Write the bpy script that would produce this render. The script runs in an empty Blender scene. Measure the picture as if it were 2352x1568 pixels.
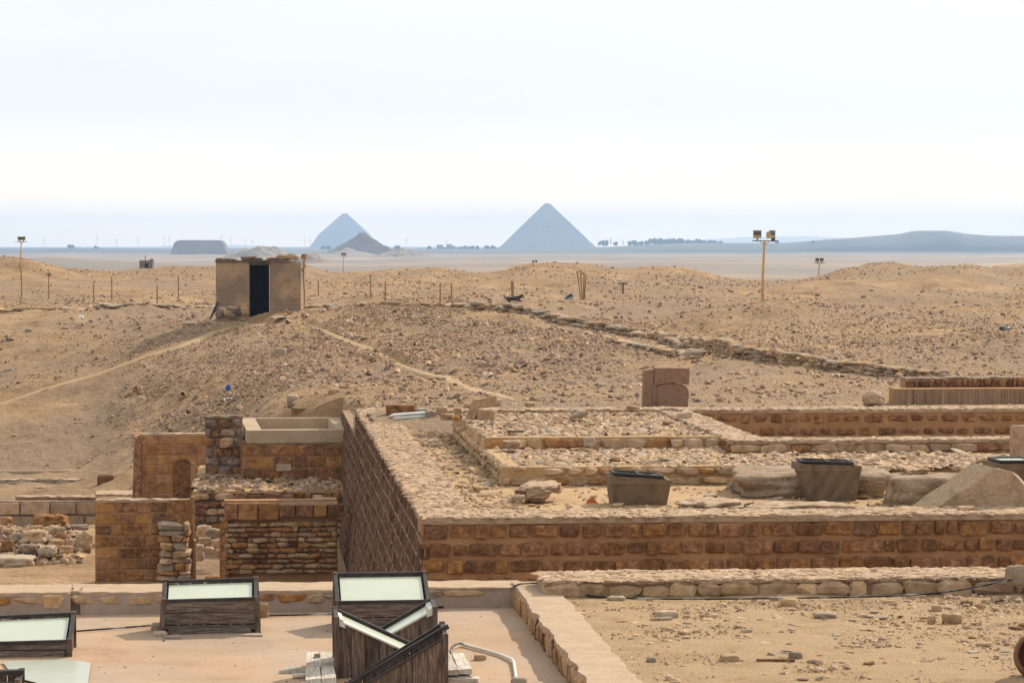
import bpy, bmesh, math, random
import numpy as np
from mathutils import Vector, Matrix, noise as mnoise
random.seed(7); RNG = np.random.default_rng(7)
sc = bpy.context.scene
COL = sc.collection
# ------------------------------------------------------------------ camera, sky, sun, exposure
FPX = 6733.0; HC = 4.8; TH = math.atan(224 / FPX); YAW = math.radians(5)
cam_d = bpy.data.cameras.new('camera'); cam = bpy.data.objects.new('camera', cam_d); COL.objects.link(cam)
cam.location = (0, 0, HC); cam.rotation_euler = (math.pi / 2 - TH, 0, 0)
cam_d.sensor_width = 36; cam_d.lens = FPX / 2352 * 36; cam_d.clip_start = 0.5; cam_d.clip_end = 40000
sc.camera = cam
SUN_EL, SUN_AZ = math.radians(34), math.radians(35)      # azimuth measured from +Y towards +X
world = bpy.data.worlds.new('World'); sc.world = world; world.use_nodes = True
wn, wl = world.node_tree.nodes, world.node_tree.links
bg = wn['Background']
sky = wn.new('ShaderNodeTexSky'); sky.sky_type = 'NISHITA'; sky.sun_disc = False
sky.sun_elevation = SUN_EL; sky.sun_rotation = SUN_AZ
sky.air_density = 1.0; sky.dust_density = 3.5; sky.ozone_density = 1.0; sky.altitude = 50
# thin veil of cloud: brightens the sky towards white in streaks
tc = wn.new('ShaderNodeTexCoord'); mp = wn.new('ShaderNodeMapping'); mp.inputs['Scale'].default_value = (3.0, 3.0, 14.0)
cn = wn.new('ShaderNodeTexNoise'); cn.inputs['Scale'].default_value = 2.2; cn.inputs['Detail'].default_value = 7; cn.inputs['Roughness'].default_value = .58
cr = wn.new('ShaderNodeValToRGB'); cr.color_ramp.elements[0].position = .36; cr.color_ramp.elements[0].color = (.8,) * 3 + (1,)
cr.color_ramp.elements[1].position = .66; cr.color_ramp.elements[1].color = (.92,) * 3 + (1,)
mx = wn.new('ShaderNodeMix'); mx.data_type = 'RGBA'; mx.inputs['B'].default_value = (10.0, 10.5, 10.75, 1)
wl.new(tc.outputs['Generated'], mp.inputs['Vector']); wl.new(mp.outputs[0], cn.inputs['Vector']); wl.new(cn.outputs['Fac'], cr.inputs[0])
wl.new(cr.outputs[0], mx.inputs['Factor']); wl.new(sky.outputs[0], mx.inputs['A']); wl.new(mx.outputs['Result'], bg.inputs['Color'])
sx = wn.new('ShaderNodeSeparateXYZ'); wl.new(tc.outputs['Generated'], sx.inputs[0])
hm_ = wn.new('ShaderNodeMapRange'); hm_.interpolation_type = 'SMOOTHSTEP'; hm_.inputs['From Min'].default_value = -.005; hm_.inputs['From Max'].default_value = .05
wl.new(sx.outputs['Z'], hm_.inputs['Value']); mh = wn.new('ShaderNodeMix'); mh.data_type = 'RGBA'      # dust-laden, warmer air low down
mh.inputs['A'].default_value = (19.5, 14.4, 8.8, 1); mh.inputs['B'].default_value = (10.0, 10.35, 10.5, 1)
wl.new(hm_.outputs[0], mh.inputs['Factor']); wl.new(mh.outputs['Result'], mx.inputs['B'])
bg.inputs['Strength'].default_value = 0.105
sun_d = bpy.data.lights.new('sun', 'SUN'); sun_d.energy = 5.0; sun_d.angle = math.radians(0.6); sun_d.color = (1.0, .90, .755)
sun = bpy.data.objects.new('sun', sun_d); COL.objects.link(sun)
SD = Vector((math.sin(SUN_AZ) * math.cos(SUN_EL), math.cos(SUN_AZ) * math.cos(SUN_EL), math.sin(SUN_EL)))
sun.rotation_euler = SD.to_track_quat('Z', 'Y').to_euler(); sun.location = (60, 60, 80)
vs = sc.view_settings
sc.display_settings.display_device = 'sRGB'; vs.view_transform = 'Standard'; vs.look = 'None'; vs.gamma = 1; vs.use_curve_mapping = False
vs.exposure = 0.0
sc.render.engine = 'CYCLES'; cy = sc.cycles
cy.use_denoising = True; cy.denoiser = 'OPENIMAGEDENOISE'; cy.max_bounces = 8; cy.diffuse_bounces = 3; cy.glossy_bounces = 3
cy.volume_bounces = 1; cy.transmission_bounces = 4; cy.volume_step_rate = 10

# ------------------------------------------------------------------ geometry of the view, in metres
def ray(px, py):
    x = (px - 1176) / FPX; y = (784 - py) / FPX
    return Vector((x, math.cos(TH) + y * math.sin(TH), -math.sin(TH) + y * math.cos(TH)))
def W(px, py, z):                       # where that sight line meets the level z
    r = ray(px, py); t = (z - HC) / r.z
    return Vector((r.x * t, r.y * t, z))
def D(px, py, d):                       # where it reaches the distance d
    r = ray(px, py); return Vector((0, 0, HC)) + r * (d / r.y)
def zy(py, d): return D(1176, py, d).z
CA, SA = math.cos(YAW), math.sin(YAW)
O0 = W(970, 1190, .5)
def RF(s, t, z=0.0): return Vector((O0.x + s * CA - t * SA, O0.y + s * SA + t * CA, z))   # frame of the masonry
def toST(x, y):
    x = x - O0.x; y = y - O0.y
    return x * CA + y * SA, -x * SA + y * CA

# ------------------------------------------------------------------ numpy noise
def _h(ix, iy, seed):
    n = (ix.astype(np.int64) * 374761393 + iy.astype(np.int64) * 668265263 + seed * 1442695041) & 0x7fffffff
    n = ((n ^ (n >> 13)) * 1274126177) & 0x7fffffff
    n = (n ^ (n >> 16)) & 0xffff
    return n / 65535.0 * 2 - 1
def vnoise(x, y, seed=0):
    x = np.asarray(x, float); y = np.asarray(y, float)
    ix = np.floor(x); iy = np.floor(y); fx = x - ix; fy = y - iy
    fx = fx * fx * (3 - 2 * fx); fy = fy * fy * (3 - 2 * fy)
    a = _h(ix, iy, seed); b = _h(ix + 1, iy, seed); c = _h(ix, iy + 1, seed); d = _h(ix + 1, iy + 1, seed)
    return (a * (1 - fx) + b * fx) * (1 - fy) + (c * (1 - fx) + d * fx) * fy
def fbm(x, y, octv=4, seed=0, lac=2.1, gain=.5):
    s = 0; a = 1.0; f = 1.0
    for k in range(octv):
        s = s + a * vnoise(np.asarray(x) * f + 17.3 * k, np.asarray(y) * f - 9.1 * k, seed + k); a *= gain; f *= lac
    return s

# ------------------------------------------------------------------ materials
def S(n, k, v):
    for i in n.inputs:
        if i.name == k: i.default_value = v; return
MATS = {}
def mat(name, cols, scale=3.0, detail=6, rough=.9, bump=.3, bscale=25.0, bdist=.02, island=0.0, objr=0.0, hue=0.0,
        fine=None, coord='pos', stretch=(1, 1, 1), spec=.2, speck=None, big=None, cracks=False, blocks=False):
    wf = {'desert_sand': (1.03, .95, .83), 'court_sand': (1, .94, .82), 'field_sand': (1.02, .95, .82), 'hill_stones': (1.03, .94, .82), 'flakes': (1.1, 1.02, .9), 'cap_stone': (1.06, .95, .86),
          'screed': (.95, .91, .86), 'kerb_plaster': (.97, .93, .85), 'stone_tan': (1.02, .95, .84), 'stone_grey': (1, .95, .86), 'concrete_dark': (1.02, .93, .8), 'mortar': (1.25, 1.17, 1.02), 'stone_brown': (1.32, 1.2, 1.05), 'stone_ochre': (1.15, 1.1, 1.0), 'plaster_hut': (1, .93, .84)}.get(name, (1, 1, 1))
    cols = [tuple(a * b for a, b in zip(c, wf)) for c in cols]
    m = bpy.data.materials.new(name); m.use_nodes = True; nt = m.node_tree; N = nt.nodes; L = nt.links
    b = N['Principled BSDF']; b.inputs['Roughness'].default_value = rough; b.inputs['Specular IOR Level'].default_value = spec
    if coord == 'pos': src = N.new('ShaderNodeNewGeometry').outputs['Position']
    else: src = N.new('ShaderNodeTexCoord').outputs['Object']
    mpn = N.new('ShaderNodeMapping'); mpn.inputs['Scale'].default_value = stretch; L.new(src, mpn.inputs['Vector'])
    vec = mpn.outputs[0]
    if objr and coord != 'pos':
        oi = N.new('ShaderNodeObjectInfo'); va = N.new('ShaderNodeVectorMath'); va.operation = 'MULTIPLY_ADD'
        va.inputs[1].default_value = (37, 91, 53); L.new(oi.outputs['Random'], va.inputs[0]); L.new(vec, va.inputs[2]); vec = va.outputs[0]
    def noise(sc_, det, r=.6):
        t = N.new('ShaderNodeTexNoise'); t.inputs['Scale'].default_value = sc_; t.inputs['Detail'].default_value = det
        t.inputs['Roughness'].default_value = r; L.new(vec, t.inputs['Vector']); return t.outputs['Fac']
    n1 = noise(scale, detail)
    rp = N.new('ShaderNodeValToRGB'); e = rp.color_ramp.elements
    k = len(cols)
    while len(e) < k: e.new(.5)
    for i, c in enumerate(cols):
        e[i].position = .5 if k == 1 else .33 + .34 * i / (k - 1); e[i].color = tuple(c) + (1,)
    L.new(n1, rp.inputs[0]); col = rp.outputs[0]
    def mul(col, fac_out, lo, hi):
        mr = N.new('ShaderNodeMapRange'); mr.inputs['To Min'].default_value = lo; mr.inputs['To Max'].default_value = hi
        L.new(fac_out, mr.inputs['Value'])
        hs = N.new('ShaderNodeHueSaturation'); L.new(mr.outputs[0], hs.inputs['Value']); L.new(col, hs.inputs['Color'])
        return hs.outputs[0], mr, hs
    if fine:
        fn = noise(fine[0], 4, .7); col, mr, _ = mul(col, fn, 1 - fine[1], 1 + fine[1]); mr.inputs['From Min'].default_value = .3; mr.inputs['From Max'].default_value = .7
    if big:
        fn = noise(big[0], 3, .5); mm = N.new('ShaderNodeMapRange'); mm.inputs['From Min'].default_value = .42; mm.inputs['From Max'].default_value = .62
        L.new(fn, mm.inputs['Value']); mi = N.new('ShaderNodeMix'); mi.data_type = 'RGBA'; L.new(mm.outputs[0], mi.inputs['Factor'])
        L.new(col, mi.inputs['A']); mi.inputs['B'].default_value = tuple(big[1]) + (1,); col = mi.outputs['Result']
    if speck:      # (scale, size, colour): small flecks lying in the surface
        vo = N.new('ShaderNodeTexVoronoi'); vo.inputs['Scale'].default_value = speck[0]; L.new(vec, vo.inputs['Vector'])
        lt = N.new('ShaderNodeMath'); lt.operation = 'LESS_THAN'; lt.inputs[1].default_value = speck[1]; L.new(vo.outputs['Distance'], lt.inputs[0])
        sp = N.new('ShaderNodeSeparateColor'); L.new(vo.outputs['Color'], sp.inputs[0])
        gt = N.new('ShaderNodeMath'); gt.operation = 'GREATER_THAN'; gt.inputs[1].default_value = .55; L.new(sp.outputs[0], gt.inputs[0])
        ml = N.new('ShaderNodeMath'); ml.operation = 'MULTIPLY'; L.new(lt.outputs[0], ml.inputs[0]); L.new(gt.outputs[0], ml.inputs[1])
        mi = N.new('ShaderNodeMix'); mi.data_type = 'RGBA'; L.new(ml.outputs[0], mi.inputs['Factor']); L.new(col, mi.inputs['A'])
        mi.inputs['B'].default_value = tuple(speck[2]) + (1,); col = mi.outputs['Result']
    if cracks:
        dn = N.new('ShaderNodeTexNoise'); dn.inputs['Scale'].default_value = 3; dn.inputs['Detail'].default_value = 5; L.new(vec, dn.inputs['Vector'])
        vm = N.new('ShaderNodeVectorMath'); vm.operation = 'MULTIPLY_ADD'; vm.inputs[1].default_value = (.5, .5, .5); L.new(dn.outputs['Color'], vm.inputs[0]); L.new(vec, vm.inputs[2])
        vo = N.new('ShaderNodeTexVoronoi'); vo.feature = 'DISTANCE_TO_EDGE'; vo.inputs['Scale'].default_value = .85; L.new(vm.outputs[0], vo.inputs['Vector'])
        mr = N.new('ShaderNodeMapRange'); mr.inputs['From Max'].default_value = .009; mr.inputs['To Min'].default_value = .8; mr.inputs['To Max'].default_value = 1; L.new(vo.outputs['Distance'], mr.inputs['Value'])
        sn = noise(.35, 6, .65); m4 = N.new('ShaderNodeMapRange'); m4.inputs['From Min'].default_value = .46; m4.inputs['From Max'].default_value = .62; m4.inputs['To Min'].default_value = 1; m4.inputs['To Max'].default_value = .86; L.new(sn, m4.inputs['Value'])
        mm2 = N.new('ShaderNodeMath'); mm2.operation = 'MULTIPLY'; L.new(mr.outputs[0], mm2.inputs[0]); L.new(m4.outputs[0], mm2.inputs[1])
        hs = N.new('ShaderNodeHueSaturation'); L.new(mm2.outputs[0], hs.inputs['Value']); L.new(col, hs.inputs['Color']); col = hs.outputs[0]
    if blocks:
        sxx = N.new('ShaderNodeSeparateXYZ'); L.new(vec, sxx.inputs[0]); ad = N.new('ShaderNodeMath'); L.new(sxx.outputs['X'], ad.inputs[0]); L.new(sxx.outputs['Y'], ad.inputs[1])
        cx = N.new('ShaderNodeCombineXYZ'); L.new(ad.outputs[0], cx.inputs['X']); L.new(sxx.outputs['Z'], cx.inputs['Y'])
        bk = N.new('ShaderNodeTexBrick'); bk.inputs['Scale'].default_value = 1; bk.inputs['Brick Width'].default_value = .42; bk.inputs['Row Height'].default_value = .21; bk.inputs['Mortar Size'].default_value = .012; bk.inputs['Mortar Smooth'].default_value = .6
        L.new(cx.outputs[0], bk.inputs['Vector']); m5 = N.new('ShaderNodeMapRange'); m5.inputs['To Min'].default_value = 1; m5.inputs['To Max'].default_value = .8; L.new(bk.outputs['Fac'], m5.inputs['Value'])
        hs = N.new('ShaderNodeHueSaturation'); L.new(m5.outputs[0], hs.inputs['Value']); L.new(col, hs.inputs['Color']); col = hs.outputs[0]
    rnd = None
    if island: rnd = N.new('ShaderNodeNewGeometry').outputs['Random Per Island']; amt = island
    elif objr: rnd = N.new('ShaderNodeObjectInfo').outputs['Random']; amt = objr
    if rnd is not None:
        col, mr, hs = mul(col, rnd, 1 - amt, 1 + amt)
        if hue:
            wnz = N.new('ShaderNodeTexWhiteNoise'); wnz.noise_dimensions = '1D'; L.new(rnd, wnz.inputs['W'])
            m2 = N.new('ShaderNodeMapRange'); m2.inputs['To Min'].default_value = .5 - hue * .014; m2.inputs['To Max'].default_value = .5 + hue * .003
            L.new(wnz.outputs['Value'], m2.inputs['Value']); L.new(m2.outputs[0], hs.inputs['Hue'])
            m3 = N.new('ShaderNodeMapRange'); m3.inputs['To Min'].default_value = 1 - hue * .22; m3.inputs['To Max'].default_value = 1 + hue * .1
            L.new(wnz.outputs['Value'], m3.inputs['Value']); L.new(m3.outputs[0], hs.inputs['Saturation'])
    L.new(col, b.inputs['Base Color'])
    if bump:
        bn = noise(bscale, 6, .65); bp = N.new('ShaderNodeBump'); bp.inputs['Strength'].default_value = bump; bp.inputs['Distance'].default_value = bdist
        L.new(bn, bp.inputs['Height']); L.new(bp.outputs[0], b.inputs['Normal'])
    MATS[name] = m; return m

mat('desert_sand', [(.235, .145, .075), (.34, .22, .12), (.43, .295, .175)], scale=.45, detail=9, fine=(9, .3), bump=1.0, bscale=4, bdist=.22, big=(.09, (.29, .19, .11)), speck=(5.5, .17, (.18, .13, .09)))
mat('far_sand', [(.20, .145, .105), (.36, .27, .19)], scale=.006, bump=0, fine=(.03, .15), big=(.0035, (.20, .165, .135)))
mat('court_sand', [(.36, .235, .125), (.46, .315, .18)], scale=1.2, detail=8, fine=(14, .14), bump=.6, bscale=12, bdist=.04)
mat('field_sand', [(.31, .205, .115), (.41, .285, .17), (.37, .265, .17)], scale=1.1, detail=9, fine=(45, .34), bump=1.0, bscale=40, bdist=.03, speck=(26, .2, (.26, .18, .12)))
mat('path_sand', [(.35, .22, .112), (.41, .27, .145)], scale=2, fine=(12, .1), bump=.3, bscale=8, bdist=.03)
mat('screed', [(.385, .25, .155), (.46, .31, .20), (.43, .30, .205)], scale=.8, detail=9, fine=(20, .07), bump=.4, bscale=9, bdist=.02, stretch=(1, 1, 1), big=(.55, (.40, .285, .20)), cracks=True)
mat('kerb_plaster', [(.39, .28, .195), (.47, .345, .245)], scale=5, fine=(40, .1), bump=.5, bscale=22, bdist=.02)
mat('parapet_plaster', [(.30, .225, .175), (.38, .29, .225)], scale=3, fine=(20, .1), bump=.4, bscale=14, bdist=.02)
mat('mortar', [(.235, .13, .066), (.315, .18, .095)], scale=2.2, fine=(16, .12), bump=.4, bscale=12, bdist=.03)
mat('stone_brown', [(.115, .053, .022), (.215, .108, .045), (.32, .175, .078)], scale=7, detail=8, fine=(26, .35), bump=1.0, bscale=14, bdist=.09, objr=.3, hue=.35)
mat('stone_tan', [(.29, .19, .11), (.42, .29, .175), (.48, .35, .23)], scale=5, detail=8, fine=(22, .16), bump=.8, bscale=13, bdist=.04, objr=.24, hue=.35)
mat('stone_ochre', [(.20, .09, .032), (.33, .165, .062), (.38, .21, .09)], scale=4, detail=7, fine=(22, .22), bump=.8, bscale=14, bdist=.05, objr=.16, hue=.35)
mat('stone_dark', [(.13, .085, .06), (.24, .16, .11), (.33, .24, .17)], scale=4, detail=7, fine=(20, .2), bump=.9, bscale=11, bdist=.05, objr=.3, hue=.35)
mat('stone_grey', [(.30, .235, .175), (.43, .35, .27)], scale=3, detail=8, fine=(16, .15), bump=.8, bscale=9, bdist=.05, objr=.22, hue=.35)
mat('flakes', [(.29, .20, .125), (.43, .31, .205)], scale=4, fine=(30, .12), bump=.4, bscale=30, bdist=.01, island=.3, hue=.7)
mat('hill_stones', [(.22, .145, .088), (.38, .27, .175)], scale=2, fine=(12, .15), bump=.3, bscale=12, bdist=.02, island=.5, hue=1.0)
mat('cap_stone', [(.36, .26, .175), (.49, .37, .26), (.55, .44, .33)], scale=7, detail=9, fine=(30, .2), bump=1.0, bscale=18, bdist=.06, stretch=(1, 1, 2.5))
mat('rib_earth', [(.25, .15, .085), (.33, .21, .125)], scale=6, fine=(30, .2), bump=.7, bscale=20, island=.14, hue=.2, stretch=(1, 1, .4))
mat('mortar_pale', [(.25, .15, .088), (.31, .195, .12)], scale=3, fine=(20, .15), bump=.3, bscale=20)
mat('reed_brick', [(.11, .058, .032), (.19, .105, .06), (.26, .155, .09)], scale=9, detail=7, fine=(40, .25), bump=.9, bscale=30, bdist=.03, island=.4, hue=.5, stretch=(1, 1, .45))
mat('plaster_hut', [(.23, .16, .10), (.36, .26, .175), (.42, .315, .22)], scale=1.2, detail=8, fine=(14, .1), bump=.5, bscale=9, bdist=.03, big=(.9, (.23, .165, .115)), blocks=True)
mat('granite', [(.19, .10, .062), (.27, .155, .098), (.23, .145, .10)], scale=6, detail=8, fine=(45, .22), bump=.4, bscale=30, bdist=.01)
mat('concrete_dark', [(.12, .085, .058), (.185, .135, .092), (.15, .115, .08)], scale=4, detail=8, fine=(28, .15), bump=.5, bscale=18, bdist=.02, stretch=(1, 1, .4))
mat('basin_plaster', [(.36, .255, .16), (.43, .315, .205)], scale=2, fine=(18, .08), bump=.2, bscale=12, bdist=.01)
mat('wood_dark', [(.05, .036, .027), (.125, .09, .067), (.21, .16, .125)], scale=3.5, detail=8, rough=.75, fine=(14, .3), bump=.6, bscale=7, bdist=.01, coord='obj', stretch=(1.2, 6, 14), objr=.3, hue=.3)
mat('wood_dark_up', [(.05, .03, .021), (.12, .078, .055), (.20, .145, .105)], scale=3.5, detail=8, rough=.75, fine=(14, .3), bump=.6, bscale=7, bdist=.01, coord='obj', stretch=(14, 6, 1.2), objr=.35, hue=.3)
mat('wood_pale', [(.33, .27, .21), (.50, .43, .35), (.57, .5, .42)], scale=3, detail=7, fine=(10, .2), bump=.7, bscale=8, bdist=.01, coord='obj', stretch=(14, 1.3, 6), objr=.15)
mat('wood_post', [(.27, .15, .07), (.36, .21, .10)], scale=3, fine=(10, .2), bump=.3, bscale=12, stretch=(6, 6, .8))
mat('black_rim', [(.028, .022, .019), (.055, .044, .037)], scale=8, rough=.55, bump=.2, bscale=30, bdist=.004)
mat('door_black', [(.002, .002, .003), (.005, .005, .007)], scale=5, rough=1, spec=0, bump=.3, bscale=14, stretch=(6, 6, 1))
mat('cable', [(.012, .011, .011)], rough=.5, bump=0)
mat('pvc', [(.62, .57, .49), (.68, .63, .55)], scale=6, rough=.5, bump=0)
mat('cream_wood', [(.50, .45, .37), (.58, .53, .44)], scale=6, rough=.6, bump=.1, bscale=30)
mat('glass_pale', [(.50, .525, .40), (.55, .57, .44)], scale=1.5, rough=.22, bump=0, spec=.5)
mat('glass_sheet', [(.36, .37, .28), (.42, .43, .34)], scale=2, rough=.3, bump=0, spec=.5)
mat('mast_paint', [(.46, .27, .09), (.55, .34, .13)], scale=4, fine=(14, .15), rough=.6, bump=.15, bscale=20)
mat('lamp_face', [(.045, .042, .038), (.07, .065, .055)], scale=4, rough=.35, bump=0, spec=.5)
mat('lamp_body', [(.42, .31, .17), (.5, .38, .23)], scale=5, rough=.5, bump=0)
mat('metal_sheet', [(.42, .42, .39), (.52, .51, .48)], scale=3, rough=.45, bump=0, spec=.5)
mat('pyramid_stone', [(.30, .23, .185), (.36, .28, .225)], scale=.02, bump=0, fine=(.08, .08))
mat('ruin_stone', [(.22, .17, .125), (.29, .225, .165)], scale=.03, bump=0, fine=(.12, .12))
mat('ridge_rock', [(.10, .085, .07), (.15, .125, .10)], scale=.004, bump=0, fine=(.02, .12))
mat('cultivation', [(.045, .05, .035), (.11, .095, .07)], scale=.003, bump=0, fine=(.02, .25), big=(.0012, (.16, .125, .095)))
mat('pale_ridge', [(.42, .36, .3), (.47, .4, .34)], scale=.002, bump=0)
mat('tree_leaf', [(.035, .05, .03), (.06, .075, .04)], scale=.3, bump=0)
mat('trunk', [(.1, .08, .06)], bump=0)
mat('dog_fur', [(.035, .028, .024), (.07, .05, .035)], scale=6, bump=0)
mat('plastic_white', [(.75, .75, .76)], rough=.4, bump=0)
mat('plastic_blue', [(.02, .12, .42)], rough=.4, bump=0)
mat('plastic_black', [(.02, .022, .03)], rough=.45, bump=0)
mat('card_yellow', [(.52, .5, .12)], rough=.7, bump=0)
mat('shard_orange', [(.5, .12, .03)], rough=.6, bump=0)
mat('jar_clay', [(.13, .055, .028), (.21, .10, .055)], scale=4, rough=.6, bump=.3, bscale=14)
mat('far_block', [(.26, .24, .23)], bump=0)

# ------------------------------------------------------------------ object helpers
def tag(o, label=None, cat=None, group=None, kind=None):
    if label: o['label'] = label
    if cat: o['category'] = cat
    if group: o['group'] = group
    if kind: o['kind'] = kind
    return o
def mesh(name, V, Fc, smooth=False):
    me = bpy.data.meshes.new(name); me.from_pydata([tuple(v) for v in V], [], Fc); me.update()
    if smooth: me.polygons.foreach_set('use_smooth', [True] * len(me.polygons))
    return me
def obj(name, me, material=None, parent=None, loc=None):
    if material is not None and not me.materials: me.materials.append(MATS[material])
    o = bpy.data.objects.new(name, me); COL.objects.link(o)
    if parent is not None: o.parent = parent
    if loc is not None: o.location = loc
    return o
def empty(name, loc, rz=0.0, label=None, cat=None, group=None):
    o = bpy.data.objects.new(name, None); COL.objects.link(o); o.location = loc; o.rotation_euler = (0, 0, rz)
    o.empty_display_size = .2
    return tag(o, label, cat, group)
def dup_tree(o, loc=None, rz=None, scale=None):
    c = o.copy(); COL.objects.link(c)
    for ch in o.children:
        d = ch.copy(); COL.objects.link(d); d.parent = c
        for g in ch.children:
            e = g.copy(); COL.objects.link(e); e.parent = d
    if loc is not None: c.location = loc
    if rz is not None: c.rotation_euler = (0, 0, rz)
    if scale is not None: c.scale = scale
    return c
class MB:
    def __init__(s): s.V = []; s.F = []
    def add(s, V, Fc):
        n = len(s.V); s.V += [tuple(v) for v in V]; s.F += [tuple(i + n for i in f) for f in Fc]; return s
    def box(s, x0, x1, y0, y1, z0, z1):
        return s.add([(x0, y0, z0), (x1, y0, z0), (x1, y1, z0), (x0, y1, z0), (x0, y0, z1), (x1, y0, z1), (x1, y1, z1), (x0, y1, z1)],
                     [(0, 3, 2, 1), (4, 5, 6, 7), (0, 1, 5, 4), (1, 2, 6, 5), (2, 3, 7, 6), (3, 0, 4, 7)])
    def hexa(s, P):     # 4 bottom (ccw) + 4 top
        return s.add(P, [(0, 3, 2, 1), (4, 5, 6, 7), (0, 1, 5, 4), (1, 2, 6, 5), (2, 3, 7, 6), (3, 0, 4, 7)])
    def bar(s, p, q, w, h=None):
        p = Vector(p); q = Vector(q); h = h or w; d = (q - p).normalized()
        u = Vector((0, 0, 1)); a = d.cross(u)
        if a.length < 1e-3: a = Vector((1, 0, 0))
        a.normalize(); b = a.cross(d).normalized(); a = a * w / 2; b = b * h / 2
        return s.add([p - a - b, p + a - b, p + a + b, p - a + b, q - a - b, q + a - b, q + a + b, q - a + b],
                     [(0, 1, 2, 3), (7, 6, 5, 4), (0, 4, 5, 1), (1, 5, 6, 2), (2, 6, 7, 3), (3, 7, 4, 0)])
    def tube(s, pts, r, n=8, r2=None):
        pts = [Vector(p) for p in pts]; m = len(pts); V = []
        for i, p in enumerate(pts):
            d = (pts[min(i + 1, m - 1)] - pts[max(i - 1, 0)]).normalized(); a = d.cross(Vector((0, 0, 1)))
            if a.length < 1e-3: a = Vector((1, 0, 0))
            a.normalize(); b = a.cross(d).normalized(); rr = r if r2 is None else r + (r2 - r) * i / (m - 1)
            for k in range(n):
                t = 2 * math.pi * k / n; V.append(p + a * math.cos(t) * rr + b * math.sin(t) * rr)
        Fc = [(i * n + k, i * n + (k + 1) % n, (i + 1) * n + (k + 1) % n, (i + 1) * n + k) for i in range(m - 1) for k in range(n)]
        Fc += [tuple(range(n))[::-1], tuple(range((m - 1) * n, m * n))]
        return s.add(V, Fc)
    def build(s, name, material, parent=None, loc=None, smooth=False):
        return obj(name, mesh(name, s.V, s.F, smooth), material, parent, loc)

# chamfered, knocked-about stone blocks (44 triangles), unit size, shared by all masonry
def block_mesh(seed, jit=.05, ch=.12, name='stone'):
    r = random.Random(seed); V = []; idx = {}
    for sx in (-1, 1):
        for sy in (-1, 1):
            for sz in (-1, 1):
                c = [ch * r.uniform(.5, 1.7) for _ in range(3)]; j = [r.uniform(-jit, jit) for _ in range(3)]
                for ax in range(3):
                    p = [sx * .5 + j[0], sy * .5 + j[1], sz * .5 + j[2]]; sg = (sx, sy, sz)
                    for b in range(3):
                        if b != ax: p[b] -= sg[b] * c[b]
                    idx[(sx, sy, sz, ax)] = len(V); V.append(p)
    Fc = []
    for ax in range(3):
        a, b = (ax + 1) % 3, (ax + 2) % 3
        for s_ in (-1, 1):
            q = []
            for (u, v) in ((-1, -1), (1, -1), (1, 1), (-1, 1)):
                k = [0, 0, 0]; k[ax] = s_; k[a] = u; k[b] = v; q.append(idx[(k[0], k[1], k[2], ax)])
            Fc.append(tuple(q))
        for u in (-1, 1):
            for v in (-1, 1):
                q = []
                for s_, other in ((-1, a), (-1, b), (1, b), (1, a)):
                    k = [0, 0, 0]; k[ax] = s_; k[a] = u; k[b] = v; q.append(idx[(k[0], k[1], k[2], other)])
                Fc.append(tuple(q))
    for sx in (-1, 1):
        for sy in (-1, 1):
            for sz in (-1, 1): Fc.append(tuple(idx[(sx, sy, sz, ax)] for ax in range(3)))
    me = bpy.data.meshes.new(name); bm = bmesh.new()
    vs_ = [bm.verts.new(p) for p in V]
    for f in Fc:
        try: bm.faces.new([vs_[i] for i in f])
        except ValueError: pass
    bmesh.ops.recalc_face_normals(bm, faces=bm.faces); bm.to_mesh(me); bm.free(); return me
BLK = {}
def block(style, material):
    key = (style, material)
    if key not in BLK:
        L = []
        for k in range(9):
            j, c = {'quarry': (.075, .10), 'tight': (.025, .06), 'round': (.06, .17), 'rough': (.12, .2)}[style]
            me = block_mesh(100 + k + hash(style) % 7 * 0, j, c); me.materials.append(MATS[material]); L.append(me)
        BLK[key] = L
    return random.choice(BLK[key])
def stone(style, material, parent, c, size, rot=(0, 0, 0), name='stone'):
    o = bpy.data.objects.new(name, block(style, material)); COL.objects.link(o)
    if parent is not None: o.parent = parent
    o.location = c; fl = random.choice((0, math.pi)); o.rotation_euler = (rot[0], rot[1], rot[2] + fl); o.scale = size
    return o

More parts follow.
